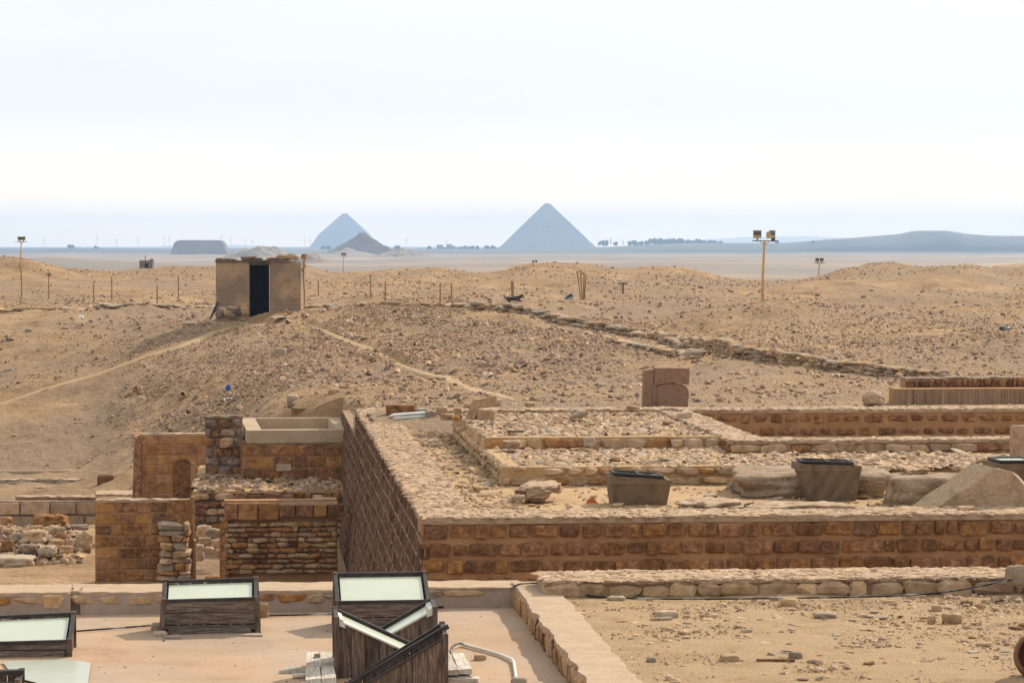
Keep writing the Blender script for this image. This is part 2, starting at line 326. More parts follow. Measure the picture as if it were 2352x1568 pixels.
# joined scatter of little stones: real geometry in one mesh
def flake_templates(n=5):
    T = []
    for k in range(8):
        r = random.Random(900 + k + 50 * n); V = []
        for ring, z in ((1.0, -.5), (.78, .5)):
            for i in range(n):
                t = 2 * math.pi * (i + r.uniform(-.25, .25)) / n; q = ring * r.uniform(.7, 1.05)
                V.append((math.cos(t) * q * .5, math.sin(t) * q * .5, z * r.uniform(.7, 1.1)))
        Fc = [(i, (i + 1) % n, n + (i + 1) % n, n + i) for i in range(n)]
        T.append((np.array(V), Fc, tuple(range(n, 2 * n))))
    return T
FT = {n: flake_templates(n) for n in (4, 5, 6)}
def scatter(name, P, size, flat, material, label=None, cat=None, parent=None, kind='stuff', tilt=.35, elong=(.6, 1.4), rng=RNG, sides=5):
    """P (n,3) centres on the surface; size (n,) width; flat = thickness/width range"""
    n = len(P); which = rng.integers(0, 8, n)
    AV = []; quads = []; tops = []; off = 0
    for k in range(8):
        m = which == k; c = int(m.sum())
        if not c: continue
        V, Fc, top = FT[sides][k]; s = size[m]; ex = rng.uniform(elong[0], elong[1], c)
        fl = rng.uniform(flat[0], flat[1], c)
        sc3 = np.stack([s * ex, s / ex, s * fl], 1)
        Q = V[None] * sc3[:, None]
        a = rng.uniform(0, 2 * np.pi, c); tx = rng.normal(0, tilt, c); ty = rng.normal(0, tilt, c)
        y, z = Q[..., 1].copy(), Q[..., 2].copy()
        Q[..., 1] = y * np.cos(tx)[:, None] - z * np.sin(tx)[:, None]; Q[..., 2] = y * np.sin(tx)[:, None] + z * np.cos(tx)[:, None]
        x, z = Q[..., 0].copy(), Q[..., 2].copy()
        Q[..., 0] = x * np.cos(ty)[:, None] + z * np.sin(ty)[:, None]; Q[..., 2] = -x * np.sin(ty)[:, None] + z * np.cos(ty)[:, None]
        x, y = Q[..., 0].copy(), Q[..., 1].copy()
        Q[..., 0] = x * np.cos(a)[:, None] - y * np.sin(a)[:, None]; Q[..., 1] = x * np.sin(a)[:, None] + y * np.cos(a)[:, None]
        Q += P[m][:, None]; Q[..., 2] += (s * fl * .22)[:, None]
        AV.append(Q.reshape(-1, 3)); base = off + np.arange(c)[:, None, None] * 2 * sides
        quads.append((base + np.array(Fc)[None]).reshape(-1, 4)); tops.append((base[:, 0] + np.array(top)[None]).reshape(-1, sides))
        off += c * 2 * sides
    V = np.concatenate(AV); Qd = np.concatenate(quads); Tp = np.concatenate(tops)
    me = bpy.data.meshes.new(name); me.vertices.add(len(V)); me.vertices.foreach_set('co', V.astype(np.float32).ravel())
    nl = Qd.size + Tp.size; me.loops.add(nl); me.loops.foreach_set('vertex_index', np.concatenate([Qd.ravel(), Tp.ravel()]).astype(np.int32))
    npoly = len(Qd) + len(Tp); me.polygons.add(npoly)
    ls = np.concatenate([np.arange(len(Qd)) * 4, Qd.size + np.arange(len(Tp)) * sides]).astype(np.int32)
    me.polygons.foreach_set('loop_start', ls); me.update(calc_edges=True); me.validate()
    me.materials.append(MATS[material])
    o = bpy.data.objects.new(name, me); COL.objects.link(o)
    if parent is not None: o.parent = parent
    return tag(o, label, cat, None, kind)
def grid_mesh(name, X, Y, Z, material, smooth=True):
    ny, nx = X.shape; V = np.stack([X, Y, Z], -1).reshape(-1, 3)
    i = np.arange(ny - 1)[:, None] * nx + np.arange(nx - 1)[None]
    Q = np.stack([i, i + 1, i + 1 + nx, i + nx], -1).reshape(-1, 4)
    me = bpy.data.meshes.new(name); me.vertices.add(len(V)); me.vertices.foreach_set('co', V.astype(np.float32).ravel())
    me.loops.add(Q.size); me.loops.foreach_set('vertex_index', Q.ravel().astype(np.int32))
    me.polygons.add(len(Q)); me.polygons.foreach_set('loop_start', (np.arange(len(Q)) * 4).astype(np.int32))
    me.polygons.foreach_set('use_smooth', np.full(len(Q), smooth)); me.update(calc_edges=True); me.materials.append(MATS[material]); return me
# a rough slab lying in a local frame: x 0..L, y 0..T, top at z (noisy), skirts down to z0
def slab(name, L, T, z0, z1, material, parent, res=.06, amp=.02, edge=.03, nscale=6, loc=(0, 0, 0), kind=None, seed=1, fscale=None):
    nx = max(3, int(L / res)); ny = max(3, int(T / res))
    x = np.linspace(0, L, nx); y = np.linspace(0, T, ny); X, Y = np.meshgrid(x, y)
    Z = z1 + amp * fbm(X * nscale, Y * nscale, 4, seed)
    X = X.copy(); Y = Y.copy()
    e = edge * fbm(x * nscale, x * 0 + seed, 4, seed + 5); Y[0] += e; Y[-1] += edge * fbm(x * nscale, x * 0 + 9, 4, seed + 6)
    e2 = edge * fbm(y * nscale, y * 0 + seed, 4, seed + 7); X[:, 0] += e2; X[:, -1] -= e2
    # skirts: add rows around
    Xp = np.pad(X, 1, mode='edge'); Yp = np.pad(Y, 1, mode='edge'); Zp = np.pad(Z, 1, mode='edge')
    Zp[0] = z0; Zp[-1] = z0; Zp[:, 0] = z0; Zp[:, -1] = z0
    me = grid_mesh(name, Xp, Yp, Zp, material, smooth=False); o = obj(name, me, None, parent, loc)
    if kind: o['kind'] = kind
    return o

# ------------------------------------------------------------------ masonry
def stone_wall(name, label, cat, p, L, H, T, rz=YAW, courses=3, ch=.3, sw=(.34, .6), gap=.05, rec=.03, proud=.03, style='round',
               smat='stone_brown', core='mortar', deep=0.0, cap=None, capz=.05, group=None, hjit=.12, only=None, seed=1, batter=0.0,
               skip=0.0, flakes=0, piece='stone', mats=None, kname=None, side=None):
    """A wall whose visible face is at local y=0 looking to -y; p is its left bottom corner on the ground, H its height."""
    random.seed(seed)
    w = empty(name, p, rz, label, cat, group); w['kind'] = 'thing'
    top = H - (capz if cap else 0)
    c = MB(); nx = max(2, int(L / .35)); nz = max(2, int((top + deep) / .3))
    V = []; zs = [-deep + (top + deep) * i / nz for i in range(nz + 1)]
    for z in zs:
        for i in range(nx + 1): V.append((L * i / nx, rec + random.uniform(-.008, .008) + batter * z, z))
    for z in zs:
        for i in range(nx + 1): V.append((L * i / nx, T, z))
    n = (nx + 1) * (nz + 1); Fc = []
    for j in range(nz):
        for i in range(nx):
            a = j * (nx + 1) + i; Fc.append((a, a + 1, a + nx + 2, a + nx + 1)); Fc.append((n + a, n + a + nx + 1, n + a + nx + 2, n + a + 1))
    for i in range(nx):
        a = nz * (nx + 1) + i; Fc.append((a, a + 1, n + a + 1, n + a)); Fc.append((i, n + i, n + i + 1, i + 1))
    for j in range(nz):
        a = j * (nx + 1); Fc.append((a, a + nx + 1, n + a + nx + 1, n + a)); a += nx; Fc.append((a, n + a, n + a + nx + 1, a + nx + 1))
    c.add(V, Fc); c.build('mortar_core', core, w)
    z = top
    for k in range(courses):
        h = ch if k < courses - 1 or ch * courses <= top + deep + .01 else ch
        zb = z - h; x = -random.uniform(0, .3) if k % 2 else 0.0
        while x < L - .04:
            wd = random.uniform(*sw); x1 = min(x + wd, L); x0 = max(x, 0.0)
            if L - x1 < sw[0] * .5: x1 = L
            if x1 - x0 > .07 and random.random() >= skip and (only is None or only(x0, x1, zb, z)):
                hh = h * (1 - random.uniform(0, hjit)) - gap; pr = random.uniform(.2, 1) * proud
                m = smat if mats is None else random.choice(mats)
                dep = .16
                stone(style, m, w, ((x0 + x1) / 2, rec + dep / 2 - rec - pr + batter * (zb + z) / 2, (zb + z) / 2 + random.uniform(-.01, .01)),
                      (x1 - x0 - gap, dep, hh), (0, random.gauss(0, .012 if style == 'tight' else .03), 0), piece)
            x = x1
        z = zb
    if cap:
        slab('capping', L, T + .02, top - .01, H, cap, w, res=.045, amp=.022, edge=.03, nscale=5, seed=seed)
    if flakes:
        r = np.random.default_rng(seed); P = np.stack([r.uniform(0, L, flakes), r.uniform(0, T, flakes), np.full(flakes, H - .005)], 1)
        f = scatter('flat_stones', P, r.uniform(.05, .2, flakes), (.06, .15), 'flakes', parent=w, rng=r, tilt=.08, elong=(.8, 1.9))
        f['kind'] = 'stuff'
    return w

# ------------------------------------------------------------------ the land
CR_PX = [-1500, -300, 0, 50, 113, 160, 200, 283, 385, 490, 600, 784, 900, 1017, 1100, 1131, 1184, 1231, 1290, 1351, 1438, 1484, 1568, 1635, 1691, 1835, 1901, 1968, 2035, 2101, 2155, 2208, 2252, 2302, 2352, 2700, 4000]
CR_Y = [612, 610, 606, 603, 612, 620, 617, 622, 615, 614, 620, 622, 621, 622, 628, 632, 612, 607.5, 609, 614, 626, 621, 624, 634, 639, 644, 636, 619, 611, 617.5, 622, 609, 619, 632, 630, 618, 615]
PXC = [-1500, 0, 200, 400, 600, 800, 1000, 1200, 1500, 1750, 2000, 2352, 4000]
TAB = {115: [990, 990, 975, 880, 830, 800, 780, 795, 790, 760, 780, 785, 790],
       122: [900, 900, 872, 815, 778, 755, 730, 752, 770, 745, 757, 765, 770],
       130: [815, 815, 790, 752, 730, 718, 702, 722, 750, 728, 738, 742, 745],
       140: [752, 752, 742, 730, 716, 705, 697, 704, 728, 717, 720, 722, 722],
       155: [712, 712, 708, 706, 702, 694, 690, 690, 702, 700, 700, 700, 700],
       180: [668, 668, 672, 672, 670, 668, 668, 665, 668, 675, 668, 672, 675],
       205: [644, 644, 645, 645, 645, 645, 643, 640, 645, 655, 640, 648, 650]}
LEFT = {60: [-3.7] * 5, 80: [-3.7] * 5, 88: [-3.7, -3.7, -3.7, -3.0, -1.6], 94: [-3.7, -3.7, -3.6, -1.1, -.5],
        100: [-3.7, -3.65, -2.4, -.7, -.1], 108: [-3.59, -3.38, -1.6, -.49, -.17]}
RIGHT = {60: [.6, .75] + [.9] * 6, 69: [.6, .75] + [.9] * 6, 78: [.3, .5, .8, .85, .85, .85, .85, .86], 85: [.0, .2, .5, .7, .7, .89, .89, .89],
         94: [-.15, .12, .4, .61, .68, 1.03, .82, .75], 108: [.15, .23, .39, .47, .71, 1.35, .95, .87]}
LPX = [0, 200, 400, 600, 790]; RPX = [790, 900, 1100, 1300, 1500, 1750, 2000, 2352]
ND, NP = 700, 420
LD = np.linspace(math.log(28), math.log(16000), ND); PG = np.linspace(-1500, 4000, NP)
DG = np.exp(LD)
def zz(y, d): return HC - (np.asarray(y, float) - 560) * d / FPX
crest = zz(np.interp(PG, CR_PX, CR_Y), 225)
def far_profile():
    ds = [300, 420, 520, 700, 1000, 1600, 2600, 3600, 4400, 6000, 9000, 16000]
    left = [-4.5, -.6, 1.2, -3.5, -5, -7, -7.5, -8, -8, -8, -8, -8]
    mid = [-4, -1.0, .2, -2.2, -3.5, -6, -7, -8, -8, -8, -8, -8]
    right = [-4.5, -5, -4, -2.4, -2.2, -5.5, -5.5, -8, -8, -8, -8, -8]
    return ds, left, mid, right
def build_tables():
    rows = sorted(TAB); out = []
    fd, fl, fm, fr = far_profile()
    wl_ = np.clip((1150 - PG) / 300, 0, 1); wmid = np.interp(PG, [400, 800], [0, 1])
    for tab, tpx in ((LEFT, LPX), (RIGHT, RPX)):
        ds = []; zs = []
        for d in sorted(tab): ds.append(d); zs.append(np.interp(PG, tpx, tab[d]))
        for d in rows: ds.append(d); zs.append(zz(np.interp(PG, PXC, TAB[d]), d))
        ds.append(213); zs.append(crest - .25); ds.append(225); zs.append(crest); ds.append(238); zs.append(crest - .2); ds.append(262); zs.append(crest - 1.6)
        for i, d in enumerate(fd):
            ds.append(d); L_ = fl[i] * (1 - wmid) + fm[i] * wmid; zs.append(L_ * wl_ + fr[i] * (1 - wl_))
        zs = np.array(zs); G = np.empty((ND, NP)); lds = np.log(ds)
        for j in range(NP): G[:, j] = np.interp(LD, lds, zs[:, j])
        for _ in range(3):
            g = np.pad(G, ((3, 3), (0, 0)), mode='edge'); G2 = sum(g[k:k + ND] for k in range(7)) / 7
            g = np.pad(G2, ((0, 0), (1, 1)), mode='edge'); G2 = (g[:, :-2] + g[:, 1:-1] + g[:, 2:]) / 3
            G = G2
        out.append(G)
    return out
GL, GR = build_tables()
def look(G, d, px):
    u = np.clip((np.log(d) - LD[0]) / (LD[1] - LD[0]), 0, ND - 1.001); v = np.clip((px - PG[0]) / (PG[1] - PG[0]), 0, NP - 1.001)
    i = u.astype(int); j = v.astype(int); a = u - i; b = v - j
    return (G[i, j] * (1 - b) + G[i, j + 1] * b) * (1 - a) + (G[i + 1, j] * (1 - b) + G[i + 1, j + 1] * b) * a
def sst(x): x = np.clip(x, 0, 1); return x * x * (3 - 2 * x)
PATHS = []
def path_mask(x, y):
    m = np.zeros_like(x)
    for pts, w in PATHS:
        for (a, b) in zip(pts[:-1], pts[1:]):
            ax, ay, bx, by = a[0], a[1], b[0], b[1]; L2 = (bx - ax) ** 2 + (by - ay) ** 2
            t = np.clip(((x - ax) * (bx - ax) + (y - ay) * (by - ay)) / L2, 0, 1)
            dd = np.hypot(x - ax - t * (bx - ax), y - ay - t * (by - ay)); m = np.maximum(m, sst(1.6 - dd / w))
    return m
BUMPS = [(1265, 224, 5.2, 8, .5), (1530, 222, 4, 7, .25), (2035, 213, 4.6, 8, .5), (2205, 206, 2.6, 6, .5), (50, 206, 2.6, 6, .6), (1905, 184, 3.6, 4.5, .55), (2130, 190, 3.6, 4.5, .75), (450, 214, 4, 6, .45), (940, 212, 6, 7, .4),
         (1800, 127, 6.5, 6, .75), (2335, 106, 3.4, 3.6, .95), (1050, 128, 5.5, 5, .45), (2140, 132, 5, 6, .35), (1560, 180, 3, 4, .35), (250, 118, 4, 5, .25), (1400, 108, 4, 4, .3)]
_rb = random.Random(77)
for _k in range(34):
    _d = _rb.uniform(142, 236); BUMPS.append((_rb.uniform(-250, 2600), _d, _rb.uniform(1.8, 4.2), _rb.uniform(2.5, 5), _rb.uniform(.2, .6)))
def ground(x, y, noise=True):
    x = np.atleast_1d(np.asarray(x, float)); y = np.atleast_1d(np.asarray(y, float))
    px = 1176 + FPX * x / y; s, t = toST(x, y)
    zl = look(GL, y, px); zr = look(GR, y, px)
    w = np.where(t < 31.6, np.where(s > .15, 1.0, 0.0), np.where(t < 40.5, sst((s - .1) / .4), sst((s - .1 + 3.7 * sst((t - 40.5) / 8)) / (.4 + 3.6 * sst((t - 40.5) / 8)))))
    w = np.where(t > 60, 1.0, w) if False else w
    z = zl * (1 - w) + zr * w
    z = np.where((s > .15) & (t < 21.7), -3.75, z)
    z = np.where((t < 8), -3.75, z)
    z = np.where((y > 83.7) & (y < 91.2) & (s < .05) & (px > 520), np.minimum(z, -1.0), z)
    z = np.where((s > .15) & (t >= 21.7) & (t < 27.5) & (s < 2.4), .37 + (z - .37) * sst((t - 21.6) / 5.5), z)
    for (bp, bd, rx, ry, bh) in BUMPS:
        bx = (bp - 1176) / FPX * bd; z = z + bh * np.exp(-((x - bx) / rx) ** 2 - ((y - bd) / ry) ** 2)
    if noise:
        far = sst((y - 260) / 400); hill = sst((y - 76) / 25) * (1 - far)
        flat = 1 - .55 * sst((y - 150) / 60) * (1 - sst((y - 190) / 30))
        n = .27 * fbm(x * .15, y * .11, 3, 11) + .11 * fbm(x * .6, y * .42, 3, 21) + .03 * fbm(x * 2.6, y * 2.0, 3, 31) + .045 * np.abs(fbm(x * 1.3, y * 1.1, 3, 37))
        n = n * (1 - .8 * path_mask(x, y))
        z = z + n * hill * flat + .02 * fbm(x * 1.5, y * 1.2, 3, 41) * (1 - hill) * (1 - far)
        z = z + far * (1.1 * fbm(x * .008, y * .005, 3, 51) + .4 * fbm(x * .03, y * .02, 3, 52)) * np.clip(1 - (y - 3500) / 1500, .15, 1)
    return z
def hit(px, py, d0=68.0, d1=6000.0):      # sight line onto the land
    r = ray(px, py); ds = np.exp(np.linspace(math.log(d0), math.log(d1), 1600))
    zr_ = HC + r.z / r.y * ds; g = ground(r.x / r.y * ds, ds); k = np.nonzero(zr_ <= g)[0]
    d = ds[k[0]] if len(k) else 225.0
    return Vector((r.x / r.y * d, d, float(ground(r.x / r.y * d, d)[0])))
def onland(px, d):
    x = (px - 1176) / FPX * d; return Vector((x, d, float(ground(x, d)[0])))
PATHS.append(([hit(p, q) for p, q in ((-60, 945), (60, 905), (180, 872), (300, 835), (400, 800), (480, 768), (560, 742), (640, 735))], .42))
PATHS.append(([hit(p, q) for p, q in ((700, 735), (760, 760), (850, 795), (930, 835), (1020, 868), (1100, 895), (1185, 922))], .2))

rows = np.concatenate([np.linspace(56, 76, 60, endpoint=False), np.exp(np.linspace(math.log(76), math.log(262), 620, endpoint=False)),
                       np.exp(np.linspace(math.log(262), math.log(12100), 240))])
pxs = np.concatenate([np.linspace(-4500, -300, 60, endpoint=False), np.linspace(-300, 2650, 440), np.linspace(2700, 7000, 60)])
PX, DD = np.meshgrid(pxs, rows); XX = (PX - 1176) / FPX * DD
ZZ = ground(XX.ravel(), DD.ravel()).reshape(XX.shape)
k_far = int(np.searchsorted(rows, 262))
o = obj('desert_ground', grid_mesh('desert_ground', XX[:k_far + 1], DD[:k_far + 1], ZZ[:k_far + 1], 'desert_sand')); tag(o, kind='structure')
k_cult = int(np.searchsorted(rows, 3700))
o = obj('desert_plain', grid_mesh('desert_plain', XX[k_far:k_cult + 1], DD[k_far:k_cult + 1], ZZ[k_far:k_cult + 1], 'far_sand')); tag(o, kind='structure')
o = obj('distant_plain', grid_mesh('distant_plain', XX[k_cult:], DD[k_cult:], ZZ[k_cult:], 'cultivation')); tag(o, kind='structure')
# ground around and behind the viewpoint, below the buildings
o = obj('lower_ground', grid_mesh('lower_ground', *[a for a in (lambda X, Y: (X, Y, np.full(X.shape, -3.9)))(*np.meshgrid(np.linspace(-400, 400, 12), np.linspace(-300, 57, 10)))], 'desert_sand')); tag(o, kind='structure')

def ribbon(name, pts, w, material, lift=.018, step=.35):
    P = []
    for a, b in zip(pts[:-1], pts[1:]):
        n = max(1, int((Vector(b) - Vector(a)).xy.length / step))
        for i in range(n): P.append(Vector(a).lerp(Vector(b), i / n))
    P.append(Vector(pts[-1])); m = len(P); K = 7; X = np.zeros((K, m)); Y = np.zeros((K, m))
    for i in range(m):
        d = (P[min(i + 2, m - 1)] - P[max(i - 2, 0)]); d.z = 0; d.normalize(); nrm = Vector((-d.y, d.x, 0))
        ww = w * (1 + .5 * float(fbm(i * .05, 3.0, 3, 5))) * min(1, .15 + min(i, m - 1 - i) / 10)
        off = w * .5 * float(fbm(i * .03, 8.0, 2, 6))
        for k in range(K):
            q = P[i] + nrm * (ww * (2 * k / (K - 1) - 1) + off); X[k, i] = q.x; Y[k, i] = q.y
    Z = ground(X.ravel(), Y.ravel()).reshape(X.shape) + lift
    Z[0] -= lift * 2.5; Z[-1] -= lift * 2.5
    return tag(obj(name, grid_mesh(name, X, Y, Z, material)), kind='structure')
for pts, w in PATHS: ribbon('footpath', pts, w, 'path_sand')
#@@PART2
# ------------------------------------------------------------------ the raised stone platform, its walls and terraces
def sheet(name, s0, s1, t0, t1, z, z0, material, amp=.02, res=.09, nsc=1.6, kind='structure', seed=1, rot=YAW, edge=0.0):
    p = RF(s0, t0); w = slab(name, s1 - s0, t1 - t0, z0, z, material, None, res=res, amp=amp, edge=edge, nscale=nsc, loc=(p.x, p.y, 0), seed=seed)
    w.rotation_euler = (0, 0, rot); w.data.polygons.foreach_set('use_smooth', [True] * len(w.data.polygons))
    return tag(w, kind=kind)
GRP = 'walls of the raised stone platform'
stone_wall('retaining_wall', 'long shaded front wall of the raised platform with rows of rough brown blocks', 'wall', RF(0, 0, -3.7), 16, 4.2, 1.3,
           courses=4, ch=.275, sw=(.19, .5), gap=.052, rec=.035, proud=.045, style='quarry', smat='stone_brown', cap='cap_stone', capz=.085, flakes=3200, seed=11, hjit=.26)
# side wall of ragged stone courses running away to the left
def side_wall():
    w = empty('retaining_wall', RF(0, 31, 0), YAW - math.pi / 2, 'long dark side wall of the platform with ragged ribbed courses, running away', 'wall'); w['kind'] = 'thing'
    r = np.random.default_rng(5); z0 = -3.7; bat = .09
    for X0, L, H in ((0, 30.98, .5), (-11, 11, -.12)):
        V = []; NX = 60; zs = np.linspace(z0, H - .06, 16)
        for z in zs:
            for i in range(NX + 1): V.append((X0 + L * i / NX, .05 - bat * (.5 - z), z))
        n = len(V)
        for z in (z0, H - .06):
            for i in range(NX + 1): V.append((X0 + L * i / NX, .8, z))
        Fc = [(j * (NX + 1) + i, j * (NX + 1) + i + 1, (j + 1) * (NX + 1) + i + 1, (j + 1) * (NX + 1) + i) for j in range(15) for i in range(NX)]
        Fc += [(15 * (NX + 1) + i, 15 * (NX + 1) + i + 1, n + NX + 1 + i + 1, n + NX + 1 + i) for i in range(NX)]
        Fc += [tuple(j * (NX + 1) for j in range(16)) + (n + NX + 1, n)]
        obj('mortar_core', mesh('mortar_core', V, Fc), 'mortar_pale', w)
        for k in range(14 if X0 == 0 else 12):
            zt = H - .07 - k * .3; zb = zt - .3
            if zb < z0: break
            mb = MB(); x = X0
            while x < X0 + L:
                wd = r.uniform(.02, .085); x1 = min(X0 + L, x + wd); hh = r.uniform(.165, .235); zc = zb + .015 + r.uniform(0, .035)
                pr = r.uniform(.0, .035); y0 = .05 - bat * (.5 - zc) - pr; y1 = y0 + .12 + pr
                y2 = .05 - bat * (.5 - zc - hh) - pr * r.uniform(.1, .9)
                g = r.uniform(.0, .008); j = r.uniform(-.007, .007)
                mb.hexa([(x + g, y0, zc), (x1 - g, y0 + r.uniform(-.012, .012), zc + j * .5), (x1 - g, y1, zc), (x + g, y1, zc), (x + g + j, y2, zc + hh), (x1 - g + j, y2, zc + hh + j * .6), (x1 - g, y2 + .12, zc + hh), (x + g, y2 + .12, zc + hh)])
                x = x1
            mb.build('course', 'reed_brick', w)
    L = 30.98; H = .5
    slab('capping', L, .85, H - .09, H, 'cap_stone', w, res=.05, amp=.02, edge=.035, nscale=5, seed=3)
    P = np.stack([r.uniform(0, L, 5200), r.uniform(0, .85, 5200), np.full(5200, H)], 1)
    scatter('flat_stones', P, r.uniform(.05, .2, 5200), (.06, .15), 'flakes', parent=w, rng=r, tilt=.08, elong=(.8, 1.9))
side_wall()
sheet('platform_ground', .78, 16, 1.25, 21.3, .40, -3.6, 'court_sand', amp=.018, seed=2)
sheet('lower_terrace', 1.95, 6.75, 7.35, 20.8, .70, .3, 'court_sand', amp=.035, seed=4, edge=.07)
sheet('lower_terrace', 6.7, 16, 6.9, 10.75, .70, .3, 'court_sand', amp=.035, seed=5, edge=.07)
sheet('upper_terrace', 1.95, 6.65, 12.15, 20.8, .90, .6, 'court_sand', amp=.035, seed=6, edge=.07)
KT = [.0]
def low_wall(label, s, t, L, z0, z1, T, seed, rot=YAW, proud_=0, courses=1, sw=(.25, .5), smat='stone_tan', mats=None, cap='cap_stone', flakes=0, **k):
    h = z1 - z0; ch = (h - (.05 if cap else 0)) / courses
    return stone_wall('low_stone_wall', label, 'wall', RF(s, t, z0), L, h, T, rz=rot, courses=courses, ch=ch, sw=sw, gap=.03, rec=.05, proud=.05,
                      smat=smat, core='court_sand', cap=cap, flakes=flakes, seed=seed, mats=mats, style='rough', hjit=.34, **k)
low_wall('low row of tan blocks edging the upper rubble terrace, behind the wide concrete box', 1.95, 11.9, 4.7, .70, .97, .35, 21, cap=None, mats=['stone_tan', 'stone_tan', 'stone_ochre'])
low_wall('two-course row of tan blocks edging the lower rubble terrace behind the wide concrete box', 1.85, 7.05, 4.3, .40, .75, .35, 22, cap=None, courses=2, mats=['stone_tan', 'stone_ochre', 'stone_tan'], skip=.08)
low_wall('loose rubble edge running back from the corner of the lower terrace', 1.88, 20.6, 13.4, .40, .76, .3, 23, rot=YAW - math.pi / 2, cap=None, courses=2, sw=(.14, .4), proud_=1)
low_wall('long low tan block kerb in front of the sunken court', 6.62, 10.45, 9.4, .70, .98, .8, 24, mats=['stone_tan', 'stone_tan', 'stone_brown'], flakes=900, sw=(.35, .62))
low_wall('slanting low wall along the left side of the sunken court', 6.62, 20.4, 9.9, .70, .98, .68, 25, rot=YAW - math.pi / 2, smat='stone_brown', flakes=1300, sw=(.1, .24))
stone_wall('retaining_wall', 'shaded back wall of the sunken court with two rows of small dark blocks in mortar', 'wall', RF(7.0, 20.3, .1), 9.2, .92, 1.0, courses=3, ch=.29,
           sw=(.3, .55), gap=.1, rec=.03, proud=.02, smat='stone_brown', cap='cap_stone', capz=.07, flakes=1300, seed=26, hjit=.3)
low_wall('low rubble wall closing the platform at the back, in front of the sand slope', 1.6, 20.85, 5.5, .85, 1.0, 1.0, 27, cap='cap_stone', sw=(.4, .9), flakes=900)
sheet('court_floor', 7.25, 16, 11.2, 20.4, .22, -3.5, 'court_sand', amp=.02, seed=8)
def carpet(name, s0, s1, t0, t1, z, n, smin, smax, seed, material='flakes', dens=None, label=None):
    r = np.random.default_rng(seed); s = r.uniform(s0, s1, n); t = r.uniform(t0, t1, n)
    if dens: k = fbm(s * dens, t * dens, 3, seed) > -.25; s = s[k]; t = t[k]
    x = O0.x + s * CA - t * SA; y = O0.y + s * SA + t * CA; sz = smin + (smax - smin) * r.random(len(s)) ** 2.4
    return scatter(name, np.stack([x, y, np.full(len(s), z)], 1), sz, (.07, .3), material, rng=r, tilt=.26, elong=(.6, 1.7), sides=6, label=label, cat='stones')
carpet('rubble_carpet', 1.85, 6.65, 7.1, 11.95, .715, 5600, .03, .25, 31, label='carpet of thin broken stones covering the lower terrace behind the two-course block row')
carpet('rubble_carpet', 6.7, 15.5, 6.4, 10.3, .715, 6600, .03, .26, 32, dens=.8, label='carpet of broken stones between the boulders and the kerb of the sunken court')
carpet('rubble_carpet', 1.95, 6.6, 11.95, 20.8, .915, 5800, .03, .24, 33, label='carpet of broken stones on the upper terrace left of the slanting wall')
carpet('scattered_stones', .85, 1.85, 1.4, 30.5, .415, 2600, .02, .14, 34, label='small stones scattered along the sandy strip inside the ribbed side wall')
carpet('scattered_stones', 1.9, 15.5, 1.3, 7.0, .415, 2200, .015, .11, 35, dens=.9, label='small stones scattered on the platform sand around the concrete boxes')

random.seed(88)      # the biggest loose slabs of the rubble, one by one
for zn, s0, s1, t0, t1, zz_, cnt in (('on the lower terrace behind the two-course block row', 2.1, 6.5, 7.5, 11.7, .73, 30), ('on the rubble strip in front of the sunken court kerb', 6.9, 13, 7.2, 10.2, .73, 38),
                                    ('on the upper terrace left of the slanting wall', 2.2, 6.4, 12.6, 20.4, .93, 34), ('on the sandy strip inside the ribbed side wall', .95, 1.8, 2, 20, .42, 12), ('on the platform sand near the front wall', 2, 12, 1.6, 6.6, .42, 16)):
    for k in range(cnt):
        q = random.uniform(.12, .26); o = stone('rough', random.choice(['stone_tan', 'stone_grey', 'stone_tan']), None, RF(random.uniform(s0, s1), random.uniform(t0, t1), zz_ + q * .06), (q * random.uniform(1, 1.7), q, q * random.uniform(.16, .4)),
                  (random.gauss(0, .16), random.gauss(0, .16), random.uniform(0, 3)), 'loose_stone')
        tag(o, 'loose flat tan stone lying ' + zn, 'stone', 'loose stones ' + zn)
# ------------------------------------------------------------------ lower court at the left (floor 8.5 m below the eye)
ZF = -3.7
def wall_px(name, label, cat, px0, px1, ytop, d, zb, T, rot=YAW, **k):
    a = D(px0, ytop, d); L = (px1 - px0) / FPX * d / math.cos(rot) * 1.0
    return stone_wall(name, label, cat, Vector((a.x, a.y, zb)), L, a.z - zb, T, rz=rot, **k)
w = wall_px('brick_wall', 'tall brown brick wall with a smooth right end, nearest and leftmost in the lower court', 'wall', 218, 441, 1148, 73.4, ZF - .2, .3, courses=7, ch=.285, sw=(.24, .62), gap=.028,
            rec=.012, proud=.018, style='tight', smat='stone_ochre', mats=['stone_ochre', 'stone_brown', 'stone_brown', 'stone_brown'], seed=41, only=lambda a, b, c, d: a < 1.72, cap='kerb_plaster', capz=.05)
MB().box(1.78, 2.44, -.03, .28, .9, 2.26).build('end_slab', 'stone_brown', w)
MB().box(2.40, 2.47, -.07, .33, .9, 2.35).build('end_slab', 'stone_ochre', w)
MB().box(2.44, 2.52, -.1, .36, .25, 1.25).build('end_post', 'wood_post', w)
r = random.Random(5); random.seed(5)
pier = empty('rubble_pier', D(362, 1336, 72.9), YAW, 'rough pier of stacked flat stones at the right end of the nearest brick wall', 'stones')
z = 0
while z < 1.3:
    h = r.uniform(.08, .2); x = 0; Wd = .84 - z * .1
    while x < Wd - .1:
        wd = r.uniform(.25, .6); wd = min(wd, Wd - x)
        stone('rough', r.choice(['stone_tan', 'stone_grey', 'stone_tan', 'stone_ochre']), pier, (x + wd / 2 + r.uniform(-.03, .03) + z * .05, .15 + r.uniform(-.06, .06), z + h / 2), (wd, .4, h * 1.02), (r.uniform(-.08, .08), r.uniform(-.08, .08), r.uniform(-.2, .2)))
        x += wd
    z += h
